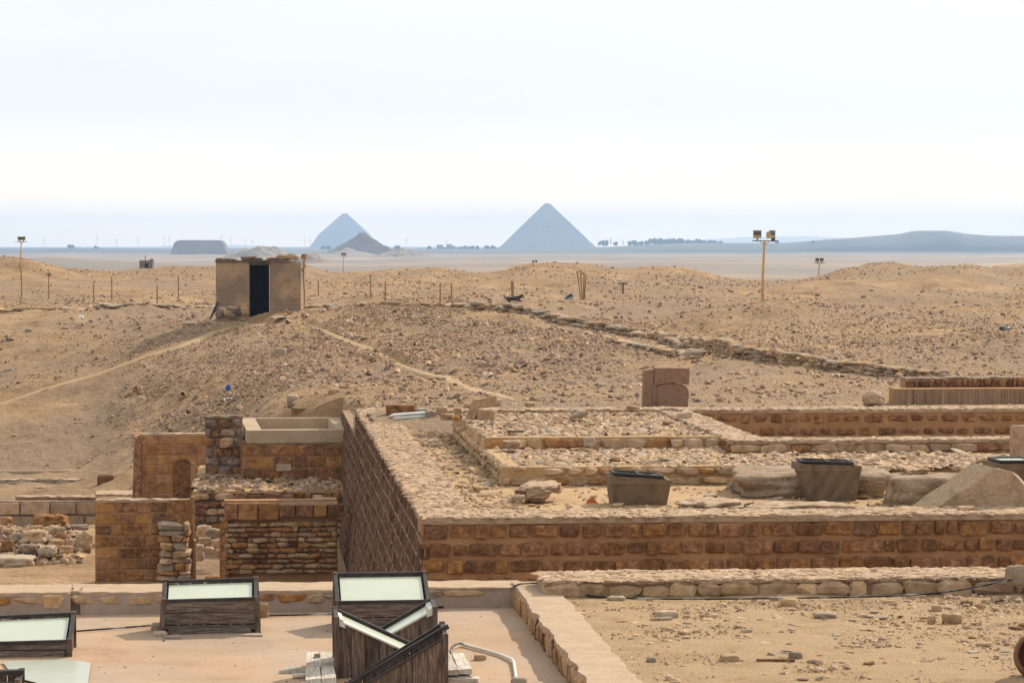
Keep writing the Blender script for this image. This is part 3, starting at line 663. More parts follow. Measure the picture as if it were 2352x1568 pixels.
w = wall_px('rubble_wall', 'wall of thin ragged dry stones under a brick top, left of the ribbed wall', 'wall', 515, 774, 1150, 73.4, ZF - .3, .55, courses=14, ch=.132, sw=(.12, .42), gap=.008,
            rec=.07, proud=.15, style='rough', smat='stone_ochre', mats=['stone_ochre', 'stone_tan', 'stone_brown', 'stone_ochre', 'stone_tan'], seed=43, hjit=.42, core='mortar', only=lambda a, b, c, d: d < 1.85)
random.seed(8); x = .0
while x < 2.78:
    wd = random.uniform(.26, .6); stone('tight', random.choice(['stone_ochre', 'stone_brown']), w, (x + wd / 2, .02, 2.1), (wd - .02, .3, .42 if x < .9 else .3), (0, 0, 0), 'brick'); x += wd
slab('capping', 2.85, .62, 2.24, 2.31, 'kerb_plaster', w, res=.06, amp=.012, edge=.02, nscale=4, seed=9, loc=(0, -.1, 0))
slab('capping', .6, .7, 2.24, 2.33, 'kerb_plaster', w, res=.06, amp=.012, edge=.03, nscale=4, seed=10, loc=(2.25, .5, 0))
MB().hexa([(-.12, -.1, .2), (.05, -.1, .2), (.05, .5, .2), (-.12, .5, .2), (-.12, -.1, 1.9), (.1, -.1, 1.9), (.1, .5, 1.9), (-.12, .5, 1.9)]).build('end_slab', 'stone_brown', w)
# earth-and-rubble bank between
bank = wall_px('rubble_bank', 'grey earth bank with a broken stone face between the two nearest brown walls', 'wall', 443, 790, 1128, 80.5, ZF - .2, 9.5, courses=9, ch=.2, sw=(.16, .5), gap=.015, rec=.08, proud=.12,
               style='rough', smat='stone_dark', mats=['stone_dark', 'stone_brown', 'stone_tan', 'stone_brown'], seed=44, hjit=.3, core='stone_dark', cap='court_sand', capz=.06, skip=.1)
r_ = np.random.default_rng(44); P = np.stack([r_.uniform(0, 4, 500), r_.uniform(0, 6, 500), np.full(500, zy(1128, 80.5) - ZF + .2)], 1)
scatter('flat_stones', P, r_.uniform(.05, .35, 500), (.2, .5), 'hill_stones', parent=bank, rng=r_, tilt=.3)
# block with the plastered basin
M0 = D(557, 1018, 84); zb = zy(1140, 84); RM = math.radians(7)
mw = stone_wall('brick_block', 'brown four-course brick block carrying the plastered basin', 'wall', Vector((M0.x, 84, zb)), 3.6, M0.z - zb, 6.3, rz=RM, courses=5, ch=.34, sw=(.3, .62), gap=.025, rec=.012, proud=.02,
                style='tight', mats=['stone_brown', 'stone_ochre', 'stone_brown'], seed=45, cap='concrete_dark', capz=.04)
random.seed(46)      # its left flank
for k in range(4):
    y = .05
    while y < 6:
        wd = random.uniform(.4, .8); o = stone('tight', 'stone_brown', mw, (.03, y + wd / 2, 1.52 - .34 * k - .17), (.1, wd - .02, .31), name='stone'); y += wd
stone('tight', 'stone_grey', mw, (1.18, -.03, .83), (.42, .08, .2))
bz = M0.z; bs = empty('basin', Vector((M0.x, 84, bz)), RM, 'plain plastered rectangular basin standing on the brown brick block', 'basin')
bh = .37; L = 3.15; Dp = 6.2
MB().box(.12, L, .02, .14, 0, bh).build('front_wall', 'basin_plaster', bs)
MB().box(.12, .56, .143, Dp, 0, bh - .002).build('side_wall', 'basin_plaster', bs)
MB().box(L - .35, L, .143, Dp, 0, bh - .002).build('side_wall', 'basin_plaster', bs)
MB().box(.563, L - .353, Dp - .3, Dp, 0, bh - .001).build('back_wall', 'basin_plaster', bs)
MB().box(.563, L - .353, .143, Dp - .303, 0, .05).build('basin_floor', 'basin_plaster', bs)
w = wall_px('stone_block_stack', 'dark shaded stack of rough blocks at the left of the plastered basin', 'wall', 471, 556, 957, 85.6, zb - .5, 1.1, courses=6, ch=.28, sw=(.25, .45), gap=.04, rec=.06, proud=.07,
            style='rough', smat='stone_dark', mats=['stone_dark', 'stone_brown', 'stone_dark'], seed=47, core='stone_dark', cap='concrete_dark', capz=.06)
stone('rough', 'stone_tan', w, (.62, -.06, 1.6 + .35), (.42, .25, .28)); stone('rough', 'stone_grey', w, (.45, -.2, .42), (.2, .2, .3), (0, .2, .3))
w = wall_px('brick_wall', 'tall orange brick wall behind the round-topped slab, standing against the sand', 'wall', 322, 478, 996, 92, ZF - .3, .5, courses=9, ch=.305, sw=(.34, .68), gap=.022, rec=.012, proud=.015, style='tight',
            smat='stone_ochre', seed=48, cap='kerb_plaster', capz=.05)
MB().hexa([(-.28, -.12, -.1), (.0, -.12, -.1), (.0, .7, -.1), (-.28, .7, -.1), (-.18, -.06, 2.75), (.02, -.06, 2.6), (.4, 1.1, 2.72), (-.2, 1.1, 2.86)]).build('end_pier', 'stone_brown', w)
# round-topped slab
def arch_slab(px0, px1, yt, yb, d, label):
    a = D(px0, yb, d); L = (px1 - px0) / FPX * d; H = zy(yt, d) - a.z; w = MB(); n = 14; V = []
    prof = [(0, 0), (0, H * .72)] + [(L * .5 - L * .5 * math.cos(t) if t < 1.5 else L * .5 + L * .5 * -math.cos(t) * (1 if t < 2.2 else .98), H * .72 + H * .28 * math.sin(t) ** .7) for t in np.linspace(.15, 2.9, n)] + [(L, H * .8), (L, 0)]
    m = len(prof); V = [(x, 0, z) for x, z in prof] + [(x, .28, z) for x, z in prof]
    Fc = [tuple(range(m)), tuple(range(m, 2 * m))[::-1]] + [(i, i + m, (i + 1) % m + m, (i + 1) % m) for i in range(m)]
    o = w.add(V, Fc).build('standing_slab', 'stone_brown', None, a); o.rotation_euler = (0, 0, YAW); return tag(o, label, 'stone slab')
arch_slab(397, 441, 1053, 1150, 85.3, 'smooth brown upright slab with a rounded top in front of the orange brick wall')
o = MB().box(0, .14, 0, .12, 0, 1.45).build('door_post', 'wood_post', None, D(438, 1178, 84)); tag(o, 'thin upright wooden post beside the round-topped slab', 'post')
# walls and rows in the far left court
w = wall_px('plaster_wall', 'long low smooth pale wall at the foot of the sand slope, far left', 'wall', -160, 302, 1084, 106.5, ZF - .2, .5, rot=math.radians(2.2), courses=0, core='basin_plaster', cap='kerb_plaster', capz=.03, seed=51)
for k in range(9):
    MB().box(.05 + k * .84, .05 + k * .84 + .815, -.012, .2, -.1, .44).build('panel', 'basin_plaster', w)
low = lambda *a, **k: wall_px('low_stone_wall', *a, **k)
low('row of flat pale coping stones lying on the sand above the smooth low wall', 'wall', -160, 302, 1075, 109.5, ZF, .5, rot=math.radians(2), courses=1, ch=.2, sw=(.4, 1.1), gap=.03, rec=.05, proud=.04, style='rough', smat='stone_grey', core='court_sand', cap='cap_stone', capz=.04, seed=52)
low('row of rounded pale stones just in front of the smooth low wall', 'wall', -160, 302, 1101, 103.5, ZF, .35, rot=math.radians(2), courses=1, ch=.16, sw=(.3, 1.0), gap=.03, rec=.06, proud=.06, style='rough', smat='stone_grey', core='stone_grey', cap='cap_stone', capz=.04, seed=53)
low('low wall top of thin flat slabs behind the row of big square blocks', 'wall', 35, 222, 1140, 95, ZF - .2, .5, rot=math.radians(1.5), courses=1, ch=.17, sw=(.5, 1.2), gap=.02, rec=.05, proud=.04, style='tight', smat='stone_brown', core='stone_tan', cap='cap_stone', capz=.04, seed=54)
low('low wall of big square tan blocks at the left edge of the lower court', 'wall', -120, 222, 1152, 89.5, ZF - .2, .5, rot=math.radians(1), courses=2, ch=.42, sw=(.75, 1.25), gap=.05, rec=.08, proud=.04, style='tight', smat='stone_tan', core='stone_dark', seed=55)
slab('capping', 1.3, 1.6, 0, .06, 'cap_stone', None, res=.06, loc=D(218, 1140, 93)); bpy.data.objects['capping.%03d' % 0] if False else None
o = [x for x in COL.objects if x.name.startswith('capping') and x.parent is None][0]; o.name = 'flat_slab'; o.rotation_euler = (0, 0, YAW); tag(o, 'flat pale slab behind the top of the nearest brown brick wall', 'stone slab')
w = wall_px('brick_wall', 'short strip of dark bricks level with the sand behind the basin', 'wall', 669, 800, 938, 92, -1.2, .4, rot=math.radians(1), courses=1, ch=.15, sw=(.5, .7), gap=.02, rec=.02, proud=.02, style='tight', smat='stone_brown', cap='concrete_dark', capz=.02, seed=56)
# thatched-looking retaining wall at the far right
w = wall_px('retaining_wall', 'brown ribbed wall at the far right behind the sunken court, base tier', 'wall', 2058, 2560, 893, 71.5, .5, .8, courses=0, core='mortar', seed=57)
def ribs(w, L, z0, z1, seed, dy=0.0, wd=(.03, .09)):
    r = random.Random(seed); mb = MB(); x = 0
    while x < L:
        q = r.uniform(*wd); pr = r.uniform(.0, .05); h = r.uniform(-.02, .015)
        mb.hexa([(x, dy - pr, z0), (x + q * .93, dy - pr, z0), (x + q * .93, dy + .1, z0), (x, dy + .1, z0), (x, dy - pr * .7, z1 + h), (x + q * .93, dy - pr * .7, z1 + h), (x + q * .93, dy + .1, z1 + h), (x, dy + .1, z1 + h)]); x += q
    o = mb.build('ribbed_face', 'rib_earth', w); o['kind'] = 'stuff'; return o
ribs(w, 5.3, 0, zy(893, 71.5) - .5 - .03, 3, .02)
w = wall_px('low_stone_wall', 'upper tier of narrow upright stones on the brown ribbed wall at the far right', 'wall', 2082, 2560, 874, 72.3, zy(893, 72.3), .7, courses=0, core='mortar', seed=58)
random.seed(58); x = 0
while x < 5.1:
    wd = random.uniform(.1, .24); h0 = .2 + .015 * x
    stone('rough', 'stone_brown', w, (x + wd / 2, .0, h0 / 2 + .02), (wd * .96, .2, h0), (0, random.gauss(0, .05), 0)); x += wd
slab('capping', 5.1, .7, .16, .27, 'stone_dark', w, res=.08, amp=.02, edge=.03, nscale=4, seed=59)

# ------------------------------------------------------------------ dry-stone walls on the slope
def dry_line(name, label, pts, hfun, rowsf, cat='wall', sw=(.22, .5), T=.35, mats=('stone_tan', 'stone_tan', 'stone_grey'), seed=1, group=None):
    """follows the ground along pts; pieces laid in courses"""
    random.seed(seed); P = [hit(*p) for p in pts]; w = empty(name, P[0], 0, label, cat, group); o0 = P[0]; w['kind'] = 'thing'
    Ls = [(b - a).xy.length for a, b in zip(P[:-1], P[1:])]; tot = sum(Ls)
    def at(u):
        for a, b, l in zip(P[:-1], P[1:], Ls):
            if u <= l or b is P[-1]:
                f = min(1, u / l); q = a.lerp(b, f); q.z = float(ground(q.x, q.y)[0]); return q, math.atan2(b.y - a.y, b.x - a.x)
            u -= l
    kmax = max(rowsf(0), rowsf(.5), rowsf(1))
    core = MB(); u = 0
    for k in range(kmax):
        u = random.uniform(0, .2)
        while u < tot:
            wd = random.uniform(*sw) * (1.15 if k == 0 else 1); f = u / tot
            if k < rowsf(f) and random.random() > .04:
                h = hfun(f) / rowsf(f); q, an = at(min(tot, u + wd / 2))
                stone('rough', random.choice(mats), w, (q.x - o0.x + random.gauss(0, .02), q.y - o0.y + random.gauss(0, .04), q.z - o0.z + h * (k + .5) - .03), (wd * .98, T * random.uniform(.8, 1.1), h * random.uniform(.85, 1.12)),
                      (random.gauss(0, .08), random.gauss(0, .07), an + random.gauss(0, .12)))
            u += wd
    return w
dry_line('dry_stone_wall', 'dry-stone retaining wall descending the sand slope towards the ribbed wall at the far right', [(1588, 806), (1700, 822), (1800, 836), (1900, 848), (2000, 860), (2080, 868), (2170, 873)],
         lambda f: .52 - .2 * f, lambda f: 4 if f < .6 else 3, seed=61, sw=(.2, .46))
dry_line('dry_stone_wall', 'upper rubble edge of the sunken path that crosses the slope', [(1085, 712), (1160, 716), (1230, 728), (1290, 742), (1370, 756), (1450, 770), (1520, 782), (1592, 800)], lambda f: .34, lambda f: 2, seed=62, sw=(.25, .6), T=.55, mats=('stone_tan', 'stone_grey'))
dry_line('dry_stone_wall', 'lower rubble edge of the sunken path, nearer the granite block', [(1415, 790), (1460, 800), (1520, 810), (1560, 817), (1605, 822)], lambda f: .22, lambda f: 2, seed=63, sw=(.25, .6), T=.55, mats=('stone_tan', 'stone_grey'))
dry_line('stone_kerb', 'line of low stones along the flat ground left of the hut', [(-30, 712), (60, 711), (150, 710), (260, 709), (380, 707), (490, 706)], lambda f: .17, lambda f: 1, seed=64, sw=(.3, .9), T=.55, mats=('stone_tan', 'stone_grey'))
dry_line('stone_kerb', 'line of low stones right of the hut, leading to the sunken path', [(700, 706), (760, 704), (840, 702), (920, 702), (1000, 702), (1075, 706)], lambda f: .13, lambda f: 1, seed=65, sw=(.2, .7), T=.55, mats=('stone_tan', 'stone_grey'))
tp = [hit(*p) for p in ((1270, 748), (1350, 764), (1420, 779), (1500, 795), (1570, 808), (1604, 815))]
ribbon('sunken_path', tp, .28, 'path_sand', lift=.05)
# ------------------------------------------------------------------ foreground roof terrace, its parapets, skylights
fx0, fy0 = W(-700, 1568, 0).x, 26.0
def rect_sheet(name, s0, s1, t0, t1, z, z0, material, **k): return sheet(name, s0, s1, t0, t1, z, z0, material, **k)
rect_sheet('roof_terrace', -14, .98, -19.5, -6.6, 0.0, -3.8, 'screed', amp=.006, res=.08, nsc=.9, seed=61)
rect_sheet('sand_field', 1.2, 14, -19.5, -7.9, .25, -3.8, 'field_sand', amp=.022, res=.045, nsc=1.3, seed=62)
# far parapet, plastered below with an uneven row of stones in the top
def parapet():
    s0, s1, tf = -14.0, .95, -7.62
    sm = -3.55; p = RF(s0, tf, 0)
    w = empty('low_parapet', p, YAW, 'low plastered parapet with a row of flat stones set in its top, behind the skylights', 'wall'); w['kind'] = 'thing'
    w['kind'] = 'thing'
    H = .27; L = s1 - s0
    segs = [(0, 9.0, 0.0), (9.0, 9.12, .16), (9.12, 12.75, .03), (12.75, 13.2, -.02), (13.2, L - .02, .26)]
    for i, (a, b, y) in enumerate(segs):
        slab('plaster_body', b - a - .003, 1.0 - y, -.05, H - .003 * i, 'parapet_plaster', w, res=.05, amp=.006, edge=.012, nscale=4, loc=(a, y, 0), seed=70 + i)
        o = slab('plaster_top', b - a - .003, .99 - y, H - .02, H + .022 - .003 * i, 'kerb_plaster', w, res=.045, amp=.008, edge=.022, nscale=4, loc=(a, y - .004, 0), seed=80 + i)
    random.seed(77); x = 4.6
    while x < 12.7:
        wd = random.uniform(.16, .4); y = 0.0 if x < 8.9 else .03
        if not 8.85 < x + wd < 9.3:
            h = random.uniform(.08, .125); stone('rough', random.choice(['stone_tan', 'stone_tan', 'stone_grey', 'stone_ochre']), w, (x + wd / 2, y + .055, H - .03 - h / 2), (wd * .96, .15, h), (0, random.gauss(0, .06), 0))
        x += wd
    stone('rough', 'stone_tan', w, (12.97, .03, .13), (.3, .16, .24)); stone('rough', 'stone_grey', w, (13.6, .28, .2), (.5, .12, .09)); stone('rough', 'stone_tan', w, (14.15, .28, .2), (.5, .12, .08))
    stone('rough', 'stone_tan', w, (8.78, .06, .15), (.3, .16, .2))
parapet()
def side_kerb():
    L = 12.5; w = empty('low_parapet', RF(.80, -7.0, 0), YAW - math.pi / 2, 'low plaster-topped kerb wall with a ragged shaded flank, running towards the viewer beside the sand', 'wall')
    w['kind'] = 'thing'
    o = slab('plaster_top', L, .53, .22, .30, 'kerb_plaster', w, res=.035, amp=.008, edge=.028, nscale=2.2, seed=91)
    MB().box(0, L, .045, .51, -.1, .24).build('mortar_core', 'mortar', w)
    r = random.Random(4); x = 0; n = 0
    while x < L:      # upright slivers of broken stone along the flank
        wd = r.uniform(.05, .17); pr = r.uniform(-.012, .03); o = stone('rough', r.choice(['stone_tan', 'stone_ochre', 'stone_tan', 'stone_brown']), w, (x + wd / 2, .05 - pr, .12 + r.uniform(-.01, .01)), (wd * .97, .1, r.uniform(.22, .27)), (0, r.gauss(0, .05), 0))
        x += wd; n += 1
side_kerb()
w = stone_wall('low_stone_wall', 'low row of rounded tan stones with a flaky pale top, behind the sand field', 'wall', RF(1.1, -8.45, .2), 6.1, .265, 1.15, courses=1, ch=.215, sw=(.24, .58), gap=.01, rec=.06, proud=.07,
               style='rough', smat='stone_tan', core='court_sand', cap='cap_stone', capz=.032, seed=95, flakes=3200, hjit=.22)
w = stone_wall('low_stone_wall', 'short end of the low stone row turning towards the viewer at the right edge', 'wall', RF(7.0, -7.5, .2), 2.6, .25, .5, rz=YAW - math.pi / 2 + .35, courses=1, ch=.2, sw=(.2, .4), gap=.02, rec=.06, proud=.05,
               style='rough', smat='stone_tan', core='court_sand', cap='cap_stone', capz=.06, seed=96, flakes=500)

mat('stone_slab', [(.33, .22, .13), (.47, .325, .20), (.38, .28, .19)], scale=3, detail=9, fine=(30, .25), bump=1.0, bscale=12, bdist=.06)
mat('boulder_stone', [(.20, .13, .08), (.34, .235, .145), (.42, .31, .21)], scale=2.2, detail=9, fine=(20, .2), bump=1.0, bscale=6, bdist=.12)
def skylight(label, px0, px1, d, dep, FL, FR, BL, BR, vertical=False, glass=True, rows_=2, rz=YAW, z0=0.0, group=None, flare=0.0, seed=1, lean=0.0, sill=False):
    a = D(px0, 1400, d); w_ = (px1 - px0) / FPX * d; r = random.Random(seed)
    w = empty('skylight_box', (a.x, d, z0), rz, label, 'skylight', group)
    top = lambda x, y: (FL * (1 - x / w_) + FR * x / w_) * (1 - y / dep) + (BL * (1 - x / w_) + BR * x / w_) * y / dep
    wm = 'wood_dark_up' if vertical else 'wood_dark'; th = .028
    def face(along, length, nrm, off, name_pref):
        # vertical boards whose tops follow the sloping rim
        n = max(2, int(length / .155)); e = [0] + [length * (i / n) + r.uniform(-.012, .012) for i in range(1, n)] + [length]
        for i in range(n):
            g = .004; u0, u1 = e[i] + g, e[i + 1] - g; o_ = off + r.uniform(0, .006)
            if along == 'x': P = [(u0, o_), (u1, o_), (u1, o_ + th), (u0, o_ + th)]
            else: P = [(o_, u0), (o_ + th, u0), (o_ + th, u1), (o_, u1)]
            bot = -.01
            MB().hexa([(x, y, bot) for x, y in P] + [(x, y, top(min(max(x, 0), w_), min(max(y, 0), dep)) - .02 - r.uniform(0, .008)) for x, y in P]).build('plank', 'wood_dark_up', w)
    if vertical: face('x', w_, 1, 0, 'front')
    else:
        H = min(FL, FR); z = .0
        hts = {2: [.47, .97], 3: [.26, .62, .98]}[rows_]; z = H * (.16 if rows_ == 3 else .05)
        for k, f in enumerate(hts):
            z1 = H * f
            MB().hexa([(0, -.004 * k, z), (w_, -.004 * k, z + r.uniform(-.01, .01)), (w_, th, z), (0, th, z), (0, -.012 - .004 * k, z1), (w_, -.012 - .004 * k, z1 + (FR - FL) * f), (w_, th - .01, z1 + (FR - FL) * f), (0, th - .01, z1)]).build('plank', 'wood_dark', w)
            z = z1 + .012
        MB().box(.06, w_ - .06, -.05, -.02, 0, .075).build('sill_board', 'wood_dark', w)
        MB().box(-.01, w_ + .01, -.03, .03, H * .15, H * .15 + .03).build('rail', 'wood_dark', w)
    face('y', dep, 1, 0.0 - .001, 'l'); face('y', dep, 1, w_ - th + .001, 'r'); face('x', w_, 1, dep - th, 'b')
    e = .018
    c = [(0, 0, FL), (w_, 0, FR), (w_, dep, BR), (0, dep, BL)]
    for i in range(4):
        p, q = Vector(c[i]), Vector(c[(i + 1) % 4])
        if i == 0 and vertical: MB().bar(p + Vector((0, -.004, -.008)), q + Vector((0, -.004, -.008)), .03, .018).build('rim_bar', 'cream_wood' if glass else 'black_rim', w)
        else: MB().bar(p, q, .045, .04).build('rim_bar', 'black_rim', w)
    for x, y in ((0, 0), (w_, 0), (w_, dep), (0, dep)):
        h = top(x, y); f = flare * (1 if x > 0 else -1)
        MB().hexa([(x - .03 + f, y - .03, -.01), (x + .03 + f, y - .03, -.01), (x + .03 + f, y + .03, -.01), (x - .03 + f, y + .03, -.01), (x - .03, y - .03, h + .03), (x + .03, y - .03, h + .03), (x + .03, y + .03, h + .03), (x - .03, y + .03, h + .03)]).build('post', 'wood_dark_up', w)
    if glass:
        P = [(.05, .04), (w_ - .05, .04), (w_ - .05, dep - .05), (.05, dep - .05)]
        MB().hexa([(x, y, top(x, y) - .03) for x, y in P] + [(x, y, top(x, y) - .022) for x, y in P]).build('glass_pane', 'glass_pale', w)
        if vertical:
            x = .0 if FL > FR else w_; s_ = 1 if FL > FR else -1
            MB().hexa([(x, -.025, top(x, 0) - .06), (x + .1 * s_, -.025, top(x, 0) - .1), (x + .1 * s_, dep, top(x, 0) - .1), (x, dep, top(x, 0) - .06), (x, -.025, top(x, 0) + .025), (x + .07 * s_, -.025, top(x, 0) - .005), (x + .07 * s_, dep, top(x, 0) - .005), (x, dep, top(x, 0) + .025)][:: 1]).build('end_trim', 'cream_wood', w)
    else:
        MB().bar((0, dep * .5, top(0, dep * .5) + .03), (w_ + .05, dep * .45, top(w_, dep * .5) + .05), .05, .05).build('loose_bar', 'black_rim', w)
    return w
skylight('dark skylight box of three horizontal boards with a narrow pale pane, second from left', 376, 588, 35.95, .62, .41, .43, .575, .60, rows_=3, flare=.03, seed=1)
skylight('dark wooden skylight box with a wide pale pane, behind the crossed sloping boxes', 775, 985, 36.1, .86, .375, .38, .625, .63, rows_=2, flare=.02, seed=2)
skylight('dark wooden skylight box with a large pale pane cut by the left picture edge', -70, 158, 33.9, .8, .16, .18, .36, .40, rows_=2, seed=3)
skylight('plank skylight box whose pale lid slopes up to the right, crossing behind', 800, 1000, 33.6, .6, .05, .60, .06, .63, vertical=True, seed=4)
skylight('plank skylight box whose pale lid slopes down to the right, middle of the crossed group', 773, 968, 32.3, .6, .655, .22, .69, .25, vertical=True, seed=5)
skylight('plank skylight box without its pane, open and dark, nearest of the crossed group', 800, 1024, 31.2, .55, .0, .60, .02, .66, vertical=True, glass=False, seed=6)
skylight('corner of a dark wooden box at the bottom left edge of the picture', -140, 38, 31.3, .6, .09, .10, .12, .13, vertical=True, glass=False, seed=7)
# loose sheet of pale glass lying on the roof
pts = [W(x, y, .02) for x, y in ((5, 1519), (158, 1514), (208, 1523), (203, 1560), (196, 1640), (60, 1640), (84, 1568), (34, 1556))]
V = [(p.x, p.y, .02) for p in pts] + [(p.x, p.y, .028) for p in pts]; n = len(pts)
o = obj('glass_sheet', mesh('glass_sheet', V, [tuple(range(n))[::-1], tuple(range(n, 2 * n))] + [(i, (i + 1) % n, (i + 1) % n + n, i + n) for i in range(n)]), 'glass_sheet'); tag(o, 'cracked sheet of pale greenish glass lying flat on the roof at the bottom left', 'glass sheet')
# short weathered boards beside the crossed boxes
def board_stack(label, items, seed):
    r = random.Random(seed); a = W(items[0][0], items[0][2], 0); w = empty('board_stack', a, YAW, label, 'boards')
    for (x0, x1, yt, yb, z) in items:
        p0 = W(x0, yb, z); p1 = W(x1, yb, z); q = W(x0, yt, z); L = (p1 - p0).x; dp = (q - p0).y; c = (p0 - a); l = Matrix.Rotation(-YAW, 4, 'Z') @ c
        MB().hexa([(l.x, l.y, z - .05), (l.x + L, l.y + r.uniform(-.03, .03), z - .05), (l.x + L, l.y + dp, z - .05), (l.x + .02, l.y + dp, z - .05), (l.x, l.y, z), (l.x + L, l.y + r.uniform(-.01, .01), z + .012), (l.x + L, l.y + dp, z + r.uniform(-.01, .02)), (l.x + .02, l.y + dp, z)]).build('board', 'wood_pale', w)
    x0, x1 = items[-1][0], items[-1][1]; return w
board_stack('two rows of short pale weathered boards left of the crossed skylight boxes', [(704, 734, 1496, 1521, .14), (735, 771, 1496, 1520, .15), (702, 738, 1526, 1560, .10), (739, 772, 1526, 1558, .11), (690, 772, 1565, 1592, .045)], 3)
board_stack('short pale weathered boards right of the open skylight box', [(1024, 1052, 1497, 1539, .13), (1053, 1084, 1499, 1537, .13), (1018, 1086, 1543, 1556, .05)], 4)
o = MB().hexa([(0, 0, 0), (.33, -.06, 0), (.34, .1, 0), (.03, .28, 0), (0, 0, .05), (.33, -.06, .05), (.34, .1, .05), (.03, .28, .05)]).build('loose_board', 'wood_pale', None, W(1030, 1566, .0)); tag(o, 'broken pale board end lying below the right stack of short boards', 'board')
o = MB().hexa([(0, 0, 0), (.26, .03, 0), (.24, .2, 0), (.1, .22, 0), (.0, .02, .03), (.26, .05, .07), (.22, .18, .07), (.1, .2, .06)]).build('splintered_wood', 'wood_pale', None, W(640, 1546, .0)); tag(o, 'splintered grey wood fragment left of the short boards', 'wood fragment')
o = MB().tube([(0, 0, .03), (.15, .02, .035), (.3, .03, .03)], .03, 7).build('loose_branch', 'wood_pale', None, W(672, 1558, 0)); tag(o, 'short rounded wood piece at the foot of the left board stack', 'wood piece')
for x0, x1, y, lb in ((380, 418, 1466, 'dark flat slab under the left foot of the three-board skylight box'), (555, 604, 1462, 'dark flat slab under the right foot of the three-board skylight box')):
    a = W(x0, y, .0); L = (x1 - x0) / 190; o = MB().hexa([(-.03, 0, .004), (L, -.02, .004), (L - .06, .17, .004), (.05, .16, .004), (-.03, 0, .026), (L, -.02, .028), (L - .06, .17, .03), (.05, .16, .026)]).build('flat_slab', 'parapet_plaster', None, a); tag(o, lb, 'stone slab')
# black cable and white pipe
def smooth_path(P, n=8):
    P = [Vector(p) for p in P]; out = []
    for i in range(len(P) - 1):
        p0, p1, p2, p3 = P[max(i - 1, 0)], P[i], P[i + 1], P[min(i + 2, len(P) - 1)]
        for k in range(n):
            t = k / n; out.append(.5 * ((2 * p1) + (-p0 + p2) * t + (2 * p0 - 5 * p1 + 4 * p2 - p3) * t * t + (-p0 + 3 * p1 - 3 * p2 + p3) * t ** 3))
    return out + [P[-1]]
cp = [(130, 1452, .02), (170, 1449, .02), (250, 1443, .02), (340, 1436, .02), (372, 1433, .02), (480, 1424, .02), (600, 1414, .02), (700, 1411, .02), (775, 1408, .02), (880, 1402, .02), (985, 1395, .02), (1050, 1391, .02), (1100, 1388, .02), (1130, 1378, .05), (1160, 1358, .2), (1190, 1342, .325), (1220, 1338.5, .325), (1252, 1339, .325), (1280, 1347, .3),
      (1310, 1357, .29), (1345, 1366, .29), (1400, 1371, .28), (1460, 1373.5, .285), (1560, 1375, .29), (1680, 1374.5, .29), (1800, 1373, .29), (1900, 1371.5, .29), (1990, 1370, .29), (2060, 1367, .3), (2130, 1363, .3), (2200, 1355, .36), (2260, 1344, .42), (2310, 1333, .47), (2360, 1328, .48), (2420, 1326, .48)]
o = MB().tube(smooth_path([W(*c) for c in cp]), .0115, 7).build('cable', 'cable', None, smooth=True); tag(o, 'long black cable running across the roof, over the kerb and along the sand', 'cable')
o = MB().tube(smooth_path([W(x, y, z) for x, y, z in ((1034, 1500, .03), (1038, 1486, .05), (1048, 1478, .06), (1062, 1476, .05))], 5), .014, 7).build('hose', 'cable', None, smooth=True); tag(o, 'short dark hose curling from the board stack into the white pipe', 'hose')
pp = [W(x, y, .03) for x, y in ((1060, 1478), (1120, 1494), (1150, 1503), (1176, 1514), (1180, 1520), (1184, 1545), (1188, 1600))]
o = MB().tube(pp, .02, 9).build('pipe', 'pvc', None, smooth=True); tag(o, 'bent white plastic pipe lying on the roof', 'pipe')
# brown jar at the right edge
def lathe(prof, n=28):
    V = []; Fc = []
    for r_, z in prof: V += [(r_ * math.cos(2 * math.pi * k / n), r_ * math.sin(2 * math.pi * k / n), z) for k in range(n)]
    for i in range(len(prof) - 1): Fc += [(i * n + k, i * n + (k + 1) % n, (i + 1) * n + (k + 1) % n, (i + 1) * n + k) for k in range(n)]
    return V, Fc
V, Fc = lathe([(.0, -.26), (.14, -.24), (.23, -.14), (.262, -.01), (.255, .08), (.225, .15), (.20, .17), (.18, .155), (.2, .1), (.215, .0), (.18, -.12), (0, -.2)])
jp = W(2392, 1562, .25); o = obj('clay_jar', mesh('clay_jar', V, Fc, True), 'jar_clay', None, (jp.x, jp.y + .15, .25 + .235)); o.rotation_euler = (math.radians(80), 0, math.radians(-25)); tag(o, 'dark brown wide-mouthed clay jar lying on the sand at the bottom right edge', 'jar')

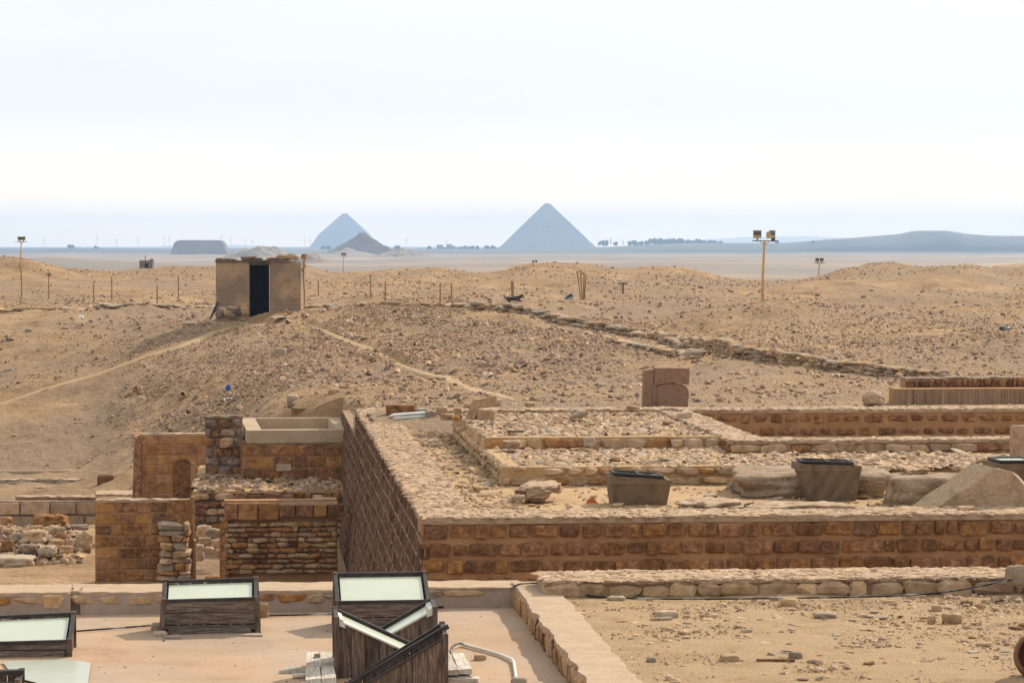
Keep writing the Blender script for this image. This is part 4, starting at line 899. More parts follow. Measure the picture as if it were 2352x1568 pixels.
# ------------------------------------------------------------------ rocks and boxes on the platform
def lump(name, label, cat, px0, px1, yt, yb, d, depth, material, seed, rough=.12, ex=.6, parent=None, kind=None, sub=4, nsc=2.2, group=None, rot=0.0, lean=0.0, sink=.15, smooth=True):
    """rock or mound as a displaced, squared-off ball; its box in the photo gives place and size"""
    x0 = D(px0, yb, d).x; x1 = D(px1, yb, d).x; z1 = zy(yt, d); z0 = zy(yb, d); H = z1 - z0
    bm = bmesh.new(); bmesh.ops.create_icosphere(bm, subdivisions=sub, radius=1)
    for v in bm.verts:
        p = v.co.copy(); m = (abs(p.x) ** (1 / (1.001 - min(ex, .99) * 0) ) if False else 1)
        k = 2 + (1 - ex) * 9; q = p / ((abs(p.x) ** k + abs(p.y) ** k + abs(p.z) ** k) ** (1 / k))
        n = mnoise.fractal(p * nsc + Vector((seed * 3.1, seed, 0)), .9, 2.2, 5) * rough
        n -= abs(mnoise.noise(p * nsc * .8 + Vector((seed, 7, 1)))) * rough * .8
        q *= 1 + n; v.co = Vector((q.x + lean * q.z, q.y, q.z))
    zs = [v.co.z for v in bm.verts]; xs = [v.co.x for v in bm.verts]; zmin, zmax, xmin, xmax = min(zs), max(zs), min(xs), max(xs)
    for v in bm.verts:
        v.co.x = ((v.co.x - xmin) / (xmax - xmin) - .5) * (x1 - x0); v.co.z = (v.co.z - zmin) / (zmax - zmin) * H * (1 + sink) - H * sink; v.co.y *= depth / 2
    me = bpy.data.meshes.new(name); bm.to_mesh(me); bm.free()
    if smooth: me.polygons.foreach_set('use_smooth', [True] * len(me.polygons))
    o = obj(name, me, material, parent, ((x0 + x1) / 2, d + depth / 2, z0)); o.rotation_euler = (0, 0, rot)
    return tag(o, label, cat, group, kind)
lump('boulder', 'big flat-topped pale boulder behind the tapered ribbed concrete box', 'boulder', 1684, 2060, 1086, 1142, 50.6, 2.2, 'boulder_stone', 3, rough=.1, ex=.15, nsc=1.5, sub=5)
lump('boulder', 'large rounded brown boulder right of the tapered ribbed concrete box', 'boulder', 2045, 2275, 1092, 1174, 48.6, 1.3, 'boulder_stone', 5, rough=.09, ex=.35, nsc=1.3, sub=5)
lump('rock', 'flat pale rock lying on top of the large rounded brown boulder', 'rock', 2078, 2142, 1076, 1093, 49.2, .5, 'stone_tan', 7, rough=.3, ex=.4)
lump('rock', 'small pale rock on the right part of the large rounded boulder', 'rock', 2147, 2172, 1088, 1099, 49.0, .2, 'stone_tan', 8, rough=.3, ex=.5)
lump('bedrock_outcrop', 'low pale flaky bedrock outcrop just behind the platform front wall, between both concrete boxes', 'rock', 1552, 1735, 1150, 1186, 47.6, 1.3, 'cap_stone', 9, rough=.3, ex=.5, nsc=2.6, sub=5, sink=.4)
lump('bedrock_outcrop', 'pale bedrock hump rising from the sand left of the wide concrete box', 'rock', 1172, 1292, 1112, 1152, 49.6, 1.2, 'cap_stone', 10, rough=.17, ex=.6, nsc=2.2, sub=5, lean=.5)
lump('bedrock_outcrop', 'flat pale bedrock patch in front of the tapered ribbed concrete box', 'rock', 1700, 1990, 1158, 1186, 47.5, 1.1, 'cap_stone', 12, rough=.25, ex=.4, nsc=3, sub=5, sink=.6)
lump('rock', 'small square pale rock near the front wall, left of the wide concrete box', 'rock', 1180, 1206, 1136, 1154, 48.4, .22, 'stone_grey', 13, rough=.2, ex=.3)
lump('rock', 'brown wedge rock below the pale bedrock hump', 'rock', 1182, 1212, 1125, 1138, 49, .25, 'stone_brown', 14, rough=.3, ex=.5)
lump('rock', 'angular tan rock at the right end of the pale bedrock hump', 'rock', 1262, 1290, 1110, 1130, 50, .25, 'stone_tan', 15, rough=.2, ex=.35)
lump('rock', 'large pinkish rounded rock at the foot of the sand slope, behind the sunken court', 'rock', 1984, 2038, 897, 936, 70, .7, 'stone_tan', 16, rough=.14, ex=1.0)
lump('rock', 'flat brown rock in front of the upper block row', 'rock', 1152, 1198, 1011, 1028, 56.9, .4, 'stone_tan', 17, rough=.15, ex=.35)
lump('rock', 'round grey stone leaning on the upper block row near its middle', 'rock', 1340, 1368, 1003, 1024, 57.6, .22, 'stone_grey', 18, rough=.15, ex=.7)
# leaning slab
d = 47.9; P = [D(2140, 1174, d), D(2290, 1074, d), D(2322, 1078, d), D(2352, 1112, d), D(2440, 1150, d), D(2440, 1176, d)]
bm = bmesh.new(); A = [bm.verts.new(p) for p in P]; B_ = [bm.verts.new(p + Vector((-.34 if i < 3 else .1, .42, .0 if i != 1 else .05))) for i, p in enumerate(P)]
bm.faces.new(A); bm.faces.new(B_[::-1]); [bm.faces.new((A[i], B_[i], B_[(i + 1) % 6], A[(i + 1) % 6])) for i in range(6)]
bmesh.ops.recalc_face_normals(bm, faces=bm.faces); bmesh.ops.triangulate(bm, faces=bm.faces); bmesh.ops.subdivide_edges(bm, edges=bm.edges, cuts=6, use_grid_fill=True); bmesh.ops.triangulate(bm, faces=bm.faces)
for v in bm.verts: v.co += Vector([mnoise.noise(v.co * 3 + Vector((k * 9, 0, 0))) for k in range(3)]) * .03
me = bpy.data.meshes.new('leaning_slab'); bm.to_mesh(me); bm.free(); o = obj('leaning_slab', me, 'stone_slab'); tag(o, 'big tilted stone slab with a rough sloping edge, resting against the right concrete box', 'stone slab')
lump('rock', 'small pale wedge rock at the foot of the tilted slab', 'rock', 2200, 2248, 1162, 1176, 47.2, .3, 'stone_tan', 19, rough=.25, ex=.45)
def conc_box(label, T, Bt, d, dep, ribs_=False, panel=None):
    # T: px0, y0, px1, y1 of top front edge; Bt: the same at the foot
    a = D(T[0], T[1], d); w = empty('concrete_box', (a.x, d, .38), YAW, label, 'concrete box'); z0 = .38
    pt = lambda px, py: D(px, py, d)
    tl, tr, bl, br = pt(T[0], T[1]), pt(T[2], T[3]), pt(Bt[0], Bt[1]), pt(Bt[2], Bt[3])
    R = lambda v, y: ((v.x - a.x), y, v.z - z0)
    g = (tl.x - bl.x) * -1; f = .12
    mb = MB(); nx = 22; nz = 12; V = []; rr = random.Random(3)
    for j in range(nz + 1):
        fz = j / nz
        for i in range(nx + 1):
            fx = i / nx; x = (bl.x * (1 - fz) + tl.x * fz) * (1 - fx) + (br.x * (1 - fz) + tr.x * fz) * fx; z = (bl.z * (1 - fx) + br.z * fx) * (1 - fz) + (tl.z * (1 - fx) + tr.z * fx) * fz
            rib = (.012 * math.sin((x - a.x) * 26 - z * 14) if ribs_ else 0) + rr.uniform(-.004, .004)
            V.append((x - a.x, f * (1 - fz) + rib, z - z0 + (rr.uniform(-.012, .012) if j == nz else 0)))
    Fc = [(j * (nx + 1) + i, j * (nx + 1) + i + 1, (j + 1) * (nx + 1) + i + 1, (j + 1) * (nx + 1) + i) for j in range(nz) for i in range(nx)]
    n = len(V); dy = dep
    V += [R(bl, dy - f), R(br, dy - f), R(tr, dy), R(tl, dy)]
    top = [nz * (nx + 1) + i for i in range(nx + 1)]; bot = list(range(nx + 1)); lf = [j * (nx + 1) for j in range(nz + 1)]; rt = [j * (nx + 1) + nx for j in range(nz + 1)]
    Fc += [(n + 1, n, n + 3, n + 2), tuple(lf[::-1]) + (n, n + 3)[::1], tuple(rt) + (n + 2, n + 1)]
    body = obj('body', mesh('body', V, Fc), 'concrete_dark', w)
    # thick rim and sunken framed pane
    Lx = tr.x - tl.x; h = (tl.z + tr.z) / 2 - z0; tw = .07; s_ = (tr.z - tl.z) / Lx
    hz_ = lambda x: tl.z - z0 + s_ * x
    for x0, x1, y0, y1 in ((0, Lx, 0.01, tw), (0, Lx, dy - tw, dy), (0, tw, tw, dy - tw), (Lx - tw, Lx, tw, dy - tw)):
        MB().hexa([(x0, y0, h - .1), (x1, y0, h - .1), (x1, y1, h - .1), (x0, y1, h - .1), (x0, y0, hz_(x0) + .002), (x1, y0, hz_(x1) + .002), (x1, y1, hz_(x1) + .002), (x0, y1, hz_(x0) + .002)]).build('rim', 'concrete_dark', w)
    zt = lambda x, y: hz_(x) + .045
    fr = empty('x', (0, 0, 0)) if False else None
    c = [(.08, .1), (Lx - .14, .1), (Lx - .14, dy - .1), (.08, dy - .1)]
    for i in range(4):
        p, q = c[i], c[(i + 1) % 4]; MB().bar((p[0], p[1], zt(*p)), (q[0], q[1], zt(*q)), .04, .035).build('frame_bar', 'black_rim', w)
    MB().bar((Lx * .5, .1, zt(Lx * .5, 0)), (Lx * .5, dy - .1, zt(Lx * .5, 0)), .035, .03).build('frame_bar', 'black_rim', w)
    MB().hexa([(x, y, zt(x, y) - .014) for x, y in c] + [(x, y, zt(x, y) - .006) for x, y in c]).build('glass_pane', panel or 'glass_dark', w)
    MB().box(.08, Lx - .14, .1, dy - .1, h - .1, h + .02).build('backing', 'black_rim', w)
    return w
mat('glass_dark', [(.05, .05, .055)], rough=.08, bump=0, spec=.5)
conc_box('wide dark concrete box with a black-framed pane on top, nearest the middle of the platform', (1403, 1093, 1544, 1104), (1411, 1164, 1534, 1165), 49.1, .85)
conc_box('dark ribbed concrete box tapering strongly to its foot, in front of the flat boulder', (1837, 1066, 1982, 1071), (1866, 1150, 1971, 1157), 49.8, .8, ribs_=True)
conc_box('concrete box with a pale pane in a black frame, half hidden behind the tilted slab', (2290, 1066, 2470, 1066), (2300, 1150, 2460, 1150), 49.9, 1.0, panel='glass_pale')
o = block('tight', 'stone_tan'); p = D(2352, 1048, 55.5); o = stone('tight', 'stone_tan', None, (p.x + .0, 55.8, p.z + .12), (.38, .4, .9), name='standing_stone'); tag(o, 'upright tan stone stub at the right edge, behind the pale-paned concrete box', 'stone')
# granite block with a cracked, hollowed face
gb = D(1478, 932, 69.3); gz = ground(gb.x + .5, gb.y + .3)[0]; H = zy(845, 69.3) - gb.z; L = 105 / FPX * 69.3
w = empty('granite_block', (gb.x, 69.3, gb.z - .1), YAW - .06, 'tall reddish granite block with a cracked face, standing behind the platform', 'stone block')
def rough_solid(name, P, dep, material, parent, cuts=5, amp=.012, seed=1):
    bm = bmesh.new(); n = len(P); A = [bm.verts.new((x, 0, z)) for x, z in P]; B_ = [bm.verts.new((x, dep, z)) for x, z in P]
    bm.faces.new(A); bm.faces.new(B_[::-1]); [bm.faces.new((A[i], B_[i], B_[(i + 1) % n], A[(i + 1) % n])) for i in range(n)]
    bmesh.ops.recalc_face_normals(bm, faces=bm.faces); bmesh.ops.triangulate(bm, faces=bm.faces); bmesh.ops.subdivide_edges(bm, edges=bm.edges, cuts=cuts, use_grid_fill=True)
    for v in bm.verts: v.co += Vector([mnoise.noise(v.co * 6 + Vector((k * 9 + seed, 0, 0))) for k in range(3)]) * amp
    me = bpy.data.meshes.new(name); bm.to_mesh(me); bm.free(); return obj(name, me, material, parent)
H += .1
rough_solid('left_flank', [(0, 0), (.2, 0), (.25, H - .02), (.03, H - .06)], .62, 'granite', w, seed=1)
rough_solid('body', [(.2, 0), (L - .03, 0), (L - .01, H * .45), (L - .06, H * .56), (L * .86, H * .6), (L * .68, H * .63), (L * .5, H * .62), (L * .3, H * .57), (.24, H * .56)], .5, 'granite', w, seed=2).location = (0, .03, 0)
rough_solid('upper_part', [(.24, H * .58), (L * .3, H * .59), (L * .5, H * .64), (L * .7, H * .655), (L * .9, H * .61), (L - .01, H * .6), (L + .02, H * .98), (L * .8, H - .0), (.26, H)], .6, 'granite', w, seed=3)
rough_solid('raised_strip', [(.2, 0), (.27, 0), (.29, H * .57), (.23, H * .57)], .1, 'granite', w, seed=4).location = (0, -.02, 0)
# tumbled pieces at the back left of the platform
def on(px, py, z): return W(px, py, z)
def blk(name, label, px0, px1, yt, yb, z, dep, material, style='rough', rot=(0, 0, 0), cat='rock'):
    if z is None: z = hit((px0 + px1) / 2, yb, 66).z
    a = W(px0, yb, z); b = W(px1, yb, z); L = (b - a).length; H = (yb - yt) / FPX * a.y
    return tag(stone(style, material, None, ((a.x + b.x) / 2, a.y + dep / 2, z + H / 2), (L, dep, H), rot, name), label, cat)
blk('fallen_block', 'dark brown squared block lying at the back left corner of the platform', 886, 951, 930, 952, None, .5, 'stone_brown', 'tight', cat='stone block')
tag(MB().hexa([(0, 0, 0), (1.15, .25, 0), (1.2, .55, .0), (.1, .3, 0), (0, 0, .02), (1.15, .25, .1), (1.2, .55, .12), (.1, .3, .05)]).build('metal_sheet', 'metal_sheet', None, hit(893, 962, 66) + Vector((0, 0, .06))), 'pale folded metal sheet lying among stones, behind the sandy strip', 'metal sheet')
tag(MB().hexa([(.1, -.12, 0), (.9, .1, 0), (.95, .2, .0), (.15, .0, 0), (.1, -.12, .02), (.9, .1, .06), (.95, .2, .07), (.15, .0, .03)]).build('metal_strip', 'metal_sheet', None, hit(893, 966, 66) + Vector((0, 0, .03))), 'narrow pale metal strip just in front of the folded metal sheet', 'metal strip')
heap = [(1000, 1028, 933, 952, .5, 'tan slab piece leaning in the tumbled heap right of the metal sheet', 'stone_tan'), (1040, 1062, 936, 957, .5, 'round-ended tan stone in the middle of the tumbled heap', 'stone_tan'),
        (1090, 1136, 944, 961, .5, 'tan block lying at the right foot of the forked stone', 'stone_tan'), (1128, 1160, 914, 927, .8, 'grey boulder lying on the back wall above the forked stone', 'stone_grey'),
        (1108, 1156, 915, 932, .85, 'big pale grey boulder on the back wall beside the sand slope', 'stone_grey'), (1204, 1230, 923, 936, .95, 'small square tan block on the back wall, alone right of the heap', 'stone_tan'),
        (1064, 1086, 926, 943, .75, 'rough tan stone behind the forked stone', 'stone_tan'), (1010, 1044, 950, 964, .45, 'flat pale stone at the front of the tumbled heap', 'stone_tan'), (975, 1004, 942, 958, .45, 'low grey stone at the left of the tumbled heap', 'stone_grey'),
        (1036, 1056, 955, 966, .45, 'small tan stone at the front right of the tumbled heap', 'stone_ochre'), (950, 985, 938, 947, .5, 'thin grey stone behind the metal sheet', 'stone_grey'), (1028, 1045, 926, 938, .6, 'small stone topping the back of the tumbled heap', 'stone_tan')]
for i, (a, b, t_, y, z, lb, m) in enumerate(heap):
    if i == 3: continue
    lump('rock', lb, 'rock', a, b, t_, y, (hit((a + b) / 2, y, 66).y if a < 1000 else W(a, y, .95).y), .35, m, 30 + i, rough=.22, ex=.35 + .05 * (i % 4), sub=3)
def forked():
    d = W(1085, 962, .95).y; w = MB(); a = D(1076, 962, d)
    w.bar((.02, .1, -.02), (.2, .1, .42), .2, .2); w.bar((.12, .1, .30), (.62, .14, .42), .2, .2); w.bar((.22, .1, .1), (.6, .0, .08), .22, .2)
    o = w.build('forked_stone', 'stone_tan', None, a); return tag(o, 'tan stone piece shaped like a fork standing up in the tumbled heap', 'stone')
forked()
blk('flat_slab', 'pale flat slab tilted on the upper rubble terrace', 1558, 1590, 946, 962, .98, .3, 'stone_grey', 'rough', (0, .3, .3), cat='stone slab')
blk('flat_slab', 'thin grey flat slab tilted beside the paler one on the upper rubble terrace', 1590, 1612, 945, 964, .98, .25, 'stone_grey', 'rough', (0, .5, .3), cat='stone slab') if False else None
blk('flat_slab', 'grey tilted slab pair piece on the upper rubble terrace, right of the heap', 1312, 1350, 946, 962, .98, .3, 'stone_grey', 'rough', (0, .35, .2), cat='stone slab')
blk('rock', 'pointed pale rock on the back wall left of the granite block', 1440, 1468, 932, 945, 1.0, .3, 'stone_tan')
blk('plank_scrap', 'thin black strip lying on the upper rubble terrace', 1165, 1203, 989, 993, .98, .12, 'black_rim', 'tight', cat='scrap')
tag(MB().hexa([(0, 0, 0), (.22, .02, 0), (.2, .1, 0), (.03, .1, 0), (.03, 0, .07), (.12, .02, .1), (.1, .08, .09), (.04, .08, .06)]).build('orange_shard', 'shard_orange', None, W(1345, 1156, .41)), 'small orange-red shard on the platform sand, left of the wide concrete box', 'shard')

# ------------------------------------------------------------------ rubble in the lower court
rub = [(64, 158, 1183, 1218, 83, 'large slab leaning up on the rubble heap below the square blocks', 'stone_brown'), (42, 108, 1218, 1247, 80, 'big pointed tan boulder in the middle of the rubble heap', 'stone_tan'), (0, 28, 1186, 1208, 84, 'brown rock at the left edge above the rubble heap', 'stone_ochre'),
       (0, 30, 1240, 1262, 79, 'brown layered rock at the left edge of the rubble heap', 'stone_brown'), (103, 150, 1210, 1234, 81, 'pale slab lying on the right of the pointed boulder', 'stone_tan'), (110, 146, 1238, 1258, 79, 'small square tan rock right below the pointed boulder', 'stone_tan'),
       (148, 170, 1236, 1256, 79.3, 'small rounded tan rock at the right of the rubble heap', 'stone_tan'), (84, 130, 1252, 1276, 78, 'broad grey rock at the foot of the rubble heap', 'stone_grey'), (133, 166, 1252, 1268, 78, 'tan rock at the right foot of the rubble heap', 'stone_tan'),
       (170, 212, 1222, 1262, 80, 'smooth leaning slab between the rubble heap and the nearest brick wall', 'stone_tan'), (40, 85, 1250, 1268, 78.5, 'dark flat rock at the left foot of the rubble heap', 'stone_dark'), (160, 205, 1205, 1216, 82.5, 'thin pale slab behind the leaning slab', 'stone_grey'),
       (0, 24, 1212, 1236, 81, 'pale rock at the left edge in the rubble heap', 'stone_tan'), (24, 46, 1222, 1240, 80, 'small grey rock left of the pointed boulder', 'stone_grey'), (66, 96, 1206, 1222, 82, 'angular rock above the pointed boulder', 'stone_tan'), (128, 152, 1222, 1240, 80.5, 'brown wedge between slabs right of the pointed boulder', 'stone_ochre')]
for i, (a, b, t_, y, d, lb, m) in enumerate(rub):
    lump('rock', lb, 'rock', a, b, t_, y, d, (b - a) / FPX * d * .8, m, 60 + i, rough=.26, ex=.3 + .08 * (i % 4), sub=3, nsc=1.7, sink=.25, smooth=False)
r_ = np.random.default_rng(3); n = 700; s = W(20, 1230, ZF); px = r_.uniform(-60, 190, n); dd = r_.uniform(77.5, 85, n); x = (px - 1176) / FPX * dd
hgt = ZF + .45 * sst(1 - np.abs(dd - 82) / 4.5) * sst((215 - px) / 60)
scatter('rubble_stones', np.stack([x, dd, hgt], 1), r_.uniform(.06, .34, n), (.25, .6), 'hill_stones', 'small broken stones filling the rubble heap below the square blocks', 'stones', rng=r_, tilt=.5)
X, Y = np.meshgrid(np.linspace((-400 - 1176) / FPX * 82, (235 - 1176) / FPX * 82, 60), np.linspace(77.3, 88, 60)); pxg = 1176 + FPX * X / Y
Z = ZF - .06 + .47 * sst(1 - np.abs(Y - 82) / 4.8) * sst((225 - pxg) / 70) + .02 * fbm(X * 2, Y * 2, 3, 9)
tag(obj('sand_bank', grid_mesh('sand_bank', X, Y, Z, 'court_sand')), kind='structure')
lump('tapered_stone', 'reddish tapered stone stump standing on the sand near the smooth low wall', 'stone', 221, 262, 1090, 1131, 99.5, .5, 'stone_brown', 81, rough=.08, ex=.25, lean=0)
lump('rock', 'small reddish rock right of the tapered stump', 'rock', 272, 286, 1122, 1130, 99.5, .2, 'stone_brown', 82, rough=.1, ex=.7)
lump('rock', 'flat brown rock on the sand left of the tapered stump', 'rock', 76, 104, 1117, 1125, 101, .4, 'stone_tan', 83, rough=.2, ex=.6)
lump('flat_slab', 'pale pinkish slab half buried in sand at the left edge of the lower court', 'stone slab', -60, 76, 1279, 1302, 77, 1.1, 'stone_grey', 84, rough=.12, ex=.2, sink=.5)
mid = [(449, 486, 1206, 1232, 77.5, 'tan stone at the top of the small heap between the two nearest brick walls', 'stone_tan'), (470, 514, 1214, 1240, 77, 'large pale stone in the small heap between the nearest brick walls', 'stone_grey'), (452, 484, 1234, 1254, 76.6, 'brown stone low in the small heap between the nearest brick walls', 'stone_tan'),
       (480, 516, 1236, 1262, 76.6, 'square tan stone low in the small heap between the nearest brick walls', 'stone_tan'), (440, 468, 1249, 1282, 75.3, 'pale wedge stone on the sand beside the wooden end post', 'stone_grey'), (468, 490, 1256, 1270, 76.2, 'small stone at the foot of the small heap', 'stone_tan'), (494, 520, 1262, 1276, 76, 'flat stone at the foot of the small heap by the ragged stone wall', 'stone_tan'),
       (468, 508, 1322, 1338, 74, 'round brown stone at the left foot of the ragged dry-stone wall', 'stone_ochre'), (505, 520, 1314, 1332, 73.6, 'small dark stone against the corner of the ragged dry-stone wall', 'stone_brown')]
for i, (a, b, t_, y, d, lb, m) in enumerate(mid):
    lump('rock', lb, 'rock', a, b, t_, y, d, (b - a) / FPX * d * .8, m, 90 + i, rough=.2, ex=.3 + .08 * (i % 4), sub=3, nsc=1.7, sink=.25, smooth=False)

# rocks by the skylights, on the parapets and on the sand field
fg = [(592, 617, 1383, 1418, 0, 'rounded pale rock against the right side of the three-board skylight box', 'stone_tan', .7), (345, 374, 1430, 1447, 0, 'grey rock at the back left foot of the three-board skylight box', 'stone_grey', .5), (350, 384, 1450, 1461, 0, 'long grey rock at the front left foot of the three-board skylight box', 'stone_grey', .5),
      (1088, 1118, 1502, 1516, 0, 'single pale rock on the roof inside the bend of the white pipe', 'stone_tan', .5), (720, 736, 1500, 1509, .15, 'small stone lying on the left board stack', 'stone_grey', .6), (1172, 1212, 1556, 1580, 0, 'flat grey stone at the bottom edge beside the kerb wall', 'stone_grey', .5),
      (78, 93, 1445, 1450, 0, 'small pebble alone on the roof near the left parapet', 'stone_grey', .8), (2312, 2364, 1298, 1336, .45, 'pale rock on the right end of the low stone row', 'stone_grey', .6),
      (1812, 1845, 1497, 1513, .25, 'rounded purplish stone on the sand field beside a flat stick-like stone', 'stone_dark', .7), (1395, 1440, 1370, 1380, .26, 'flat oval stone lying under the cable on the sand', 'stone_grey', .7), (1505, 1560, 1403, 1417, .25, 'long half-buried pale stone in the middle of the sand field', 'stone_grey', .6),
      (1792, 1835, 1374, 1390, .25, 'tan squared stone right in front of the cable', 'stone_tan', .35), (2037, 2068, 1332, 1348, .25, 'pale squared stone leaning on the low stone row', 'stone_grey', .3), (1970, 1994, 1326, 1346, .26, 'rounded tan stone at the foot of the low stone row', 'stone_tan', .7), (2245, 2320, 1330, 1352, .26, 'flat tan stone where the low stone row turns', 'stone_tan', .5),
      (1290, 1340, 1408, 1418, 0.25, 'small grey flake by the kerb wall', 'stone_grey', .6), (2165, 2212, 1409, 1431, .25, 'angular tan stone standing on the sand field at the right', 'stone_tan', .35), (2130, 2150, 1413, 1429, .25, 'pale half-round stone left of the angular tan stone', 'stone_tan', .6), (2140, 2166, 1390, 1404, .25, 'small square tan stone near the cable at the right', 'stone_tan', .3),
      (1484, 1508, 1509, 1520, .25, 'grey shard low on the sand field left of centre', 'stone_grey', .5), (1655, 1700, 1505, 1518, .25, 'pale flat stone on the sand field', 'stone_tan', .5), (1870, 1925, 1408, 1421, .25, 'long pale stone on the sand field below the cable', 'stone_grey', .4)]
for i, (a, b, t_, y, z, lb, m, e) in enumerate(fg):
    lump('rock', lb, 'rock', a, b, t_, y, W(a, y, z).y, (b - a) / FPX * 36 * .7, m, 120 + i, rough=.18, ex=e, sub=3, nsc=1.8, sink=.3)
tag(MB().hexa([(0, 0, 0), (.42, .02, 0), (.42, .06, 0), (0, .05, 0), (0, 0, .03), (.42, .02, .025), (.42, .06, .025), (0, .05, .03)]).build('flat_stick', 'stone_brown', None, W(1738, 1519, .255)), 'thin flat stick-like stone beside the rounded purplish stone', 'stone')
r_ = np.random.default_rng(9); n = 2600
def field_pts(n, r_, s0=1.35, s1=9.5, t0=-17.5, t1=-8.6, z=.252):
    s = r_.uniform(s0, s1, n); t = r_.uniform(t0, t1, n); k = (fbm(s * .7, t * .7, 3, 4) + .15 * (s - 4)) > r_.uniform(-1.3, .7, n)
    s, t = s[k], t[k]; return np.stack([O0.x + s * CA - t * SA, O0.y + s * SA + t * CA, np.full(len(s), z)], 1)
P = field_pts(26000, r_); scatter('gravel', P, .009 + .03 * r_.random(len(P)) ** 3, (.25, .6), 'hill_stones', 'fine gravel strewn over the sand field right of the kerb wall', 'gravel', rng=r_, sides=4)
P = field_pts(3400, r_); scatter('scattered_stones', P, .03 + .12 * r_.random(len(P)) ** 3, (.12, .3), 'flakes', 'thin broken stone chips strewn over the sand field right of the kerb wall', 'stones', rng=r_, tilt=.12)
# the larger chips are stones of their own
G = 'larger stone chips on the sand field'; zone = [('near the cable', -11.2, -8.9), ('across the middle', -13.6, -11.2), ('in the nearest part', -16.3, -13.6)]
shade = [('stone_tan', 'tan'), ('stone_grey', 'pale'), ('stone_brown', 'reddish brown')]
random.seed(31)
for zi, (zn, ta, tb) in enumerate(zone):
    for mi, (m, mn) in enumerate(shade):
        for k in range(11 if mi < 2 else 6):
            s_ = random.uniform(1.7, 7.4); t_ = random.uniform(ta, tb); p = RF(s_, t_, .262); q = random.uniform(.04, .11)
            o = stone('rough', m, None, p, (q * random.uniform(1, 1.7), q, q * random.uniform(.22, .5)), (random.gauss(0, .12), random.gauss(0, .12), random.uniform(0, 3)), 'stone_chip')
            tag(o, f'{mn} stone chip lying {zn} of the sand field', 'stone', G + ' ' + zn)
rect = lambda: None
r_ = np.random.default_rng(19); s = r_.uniform(-8, .5, 260); t = r_.uniform(-17, -8, 260)
near = np.abs(s - .55) < .4
scatter('scattered_grit', np.stack([O0.x + s * CA - t * SA, O0.y + s * SA + t * CA, np.full(260, .002)], 1), r_.uniform(.008, .03, 260), (.3, .7), 'hill_stones', 'bits of grit lying on the smooth roof', 'grit', rng=r_)

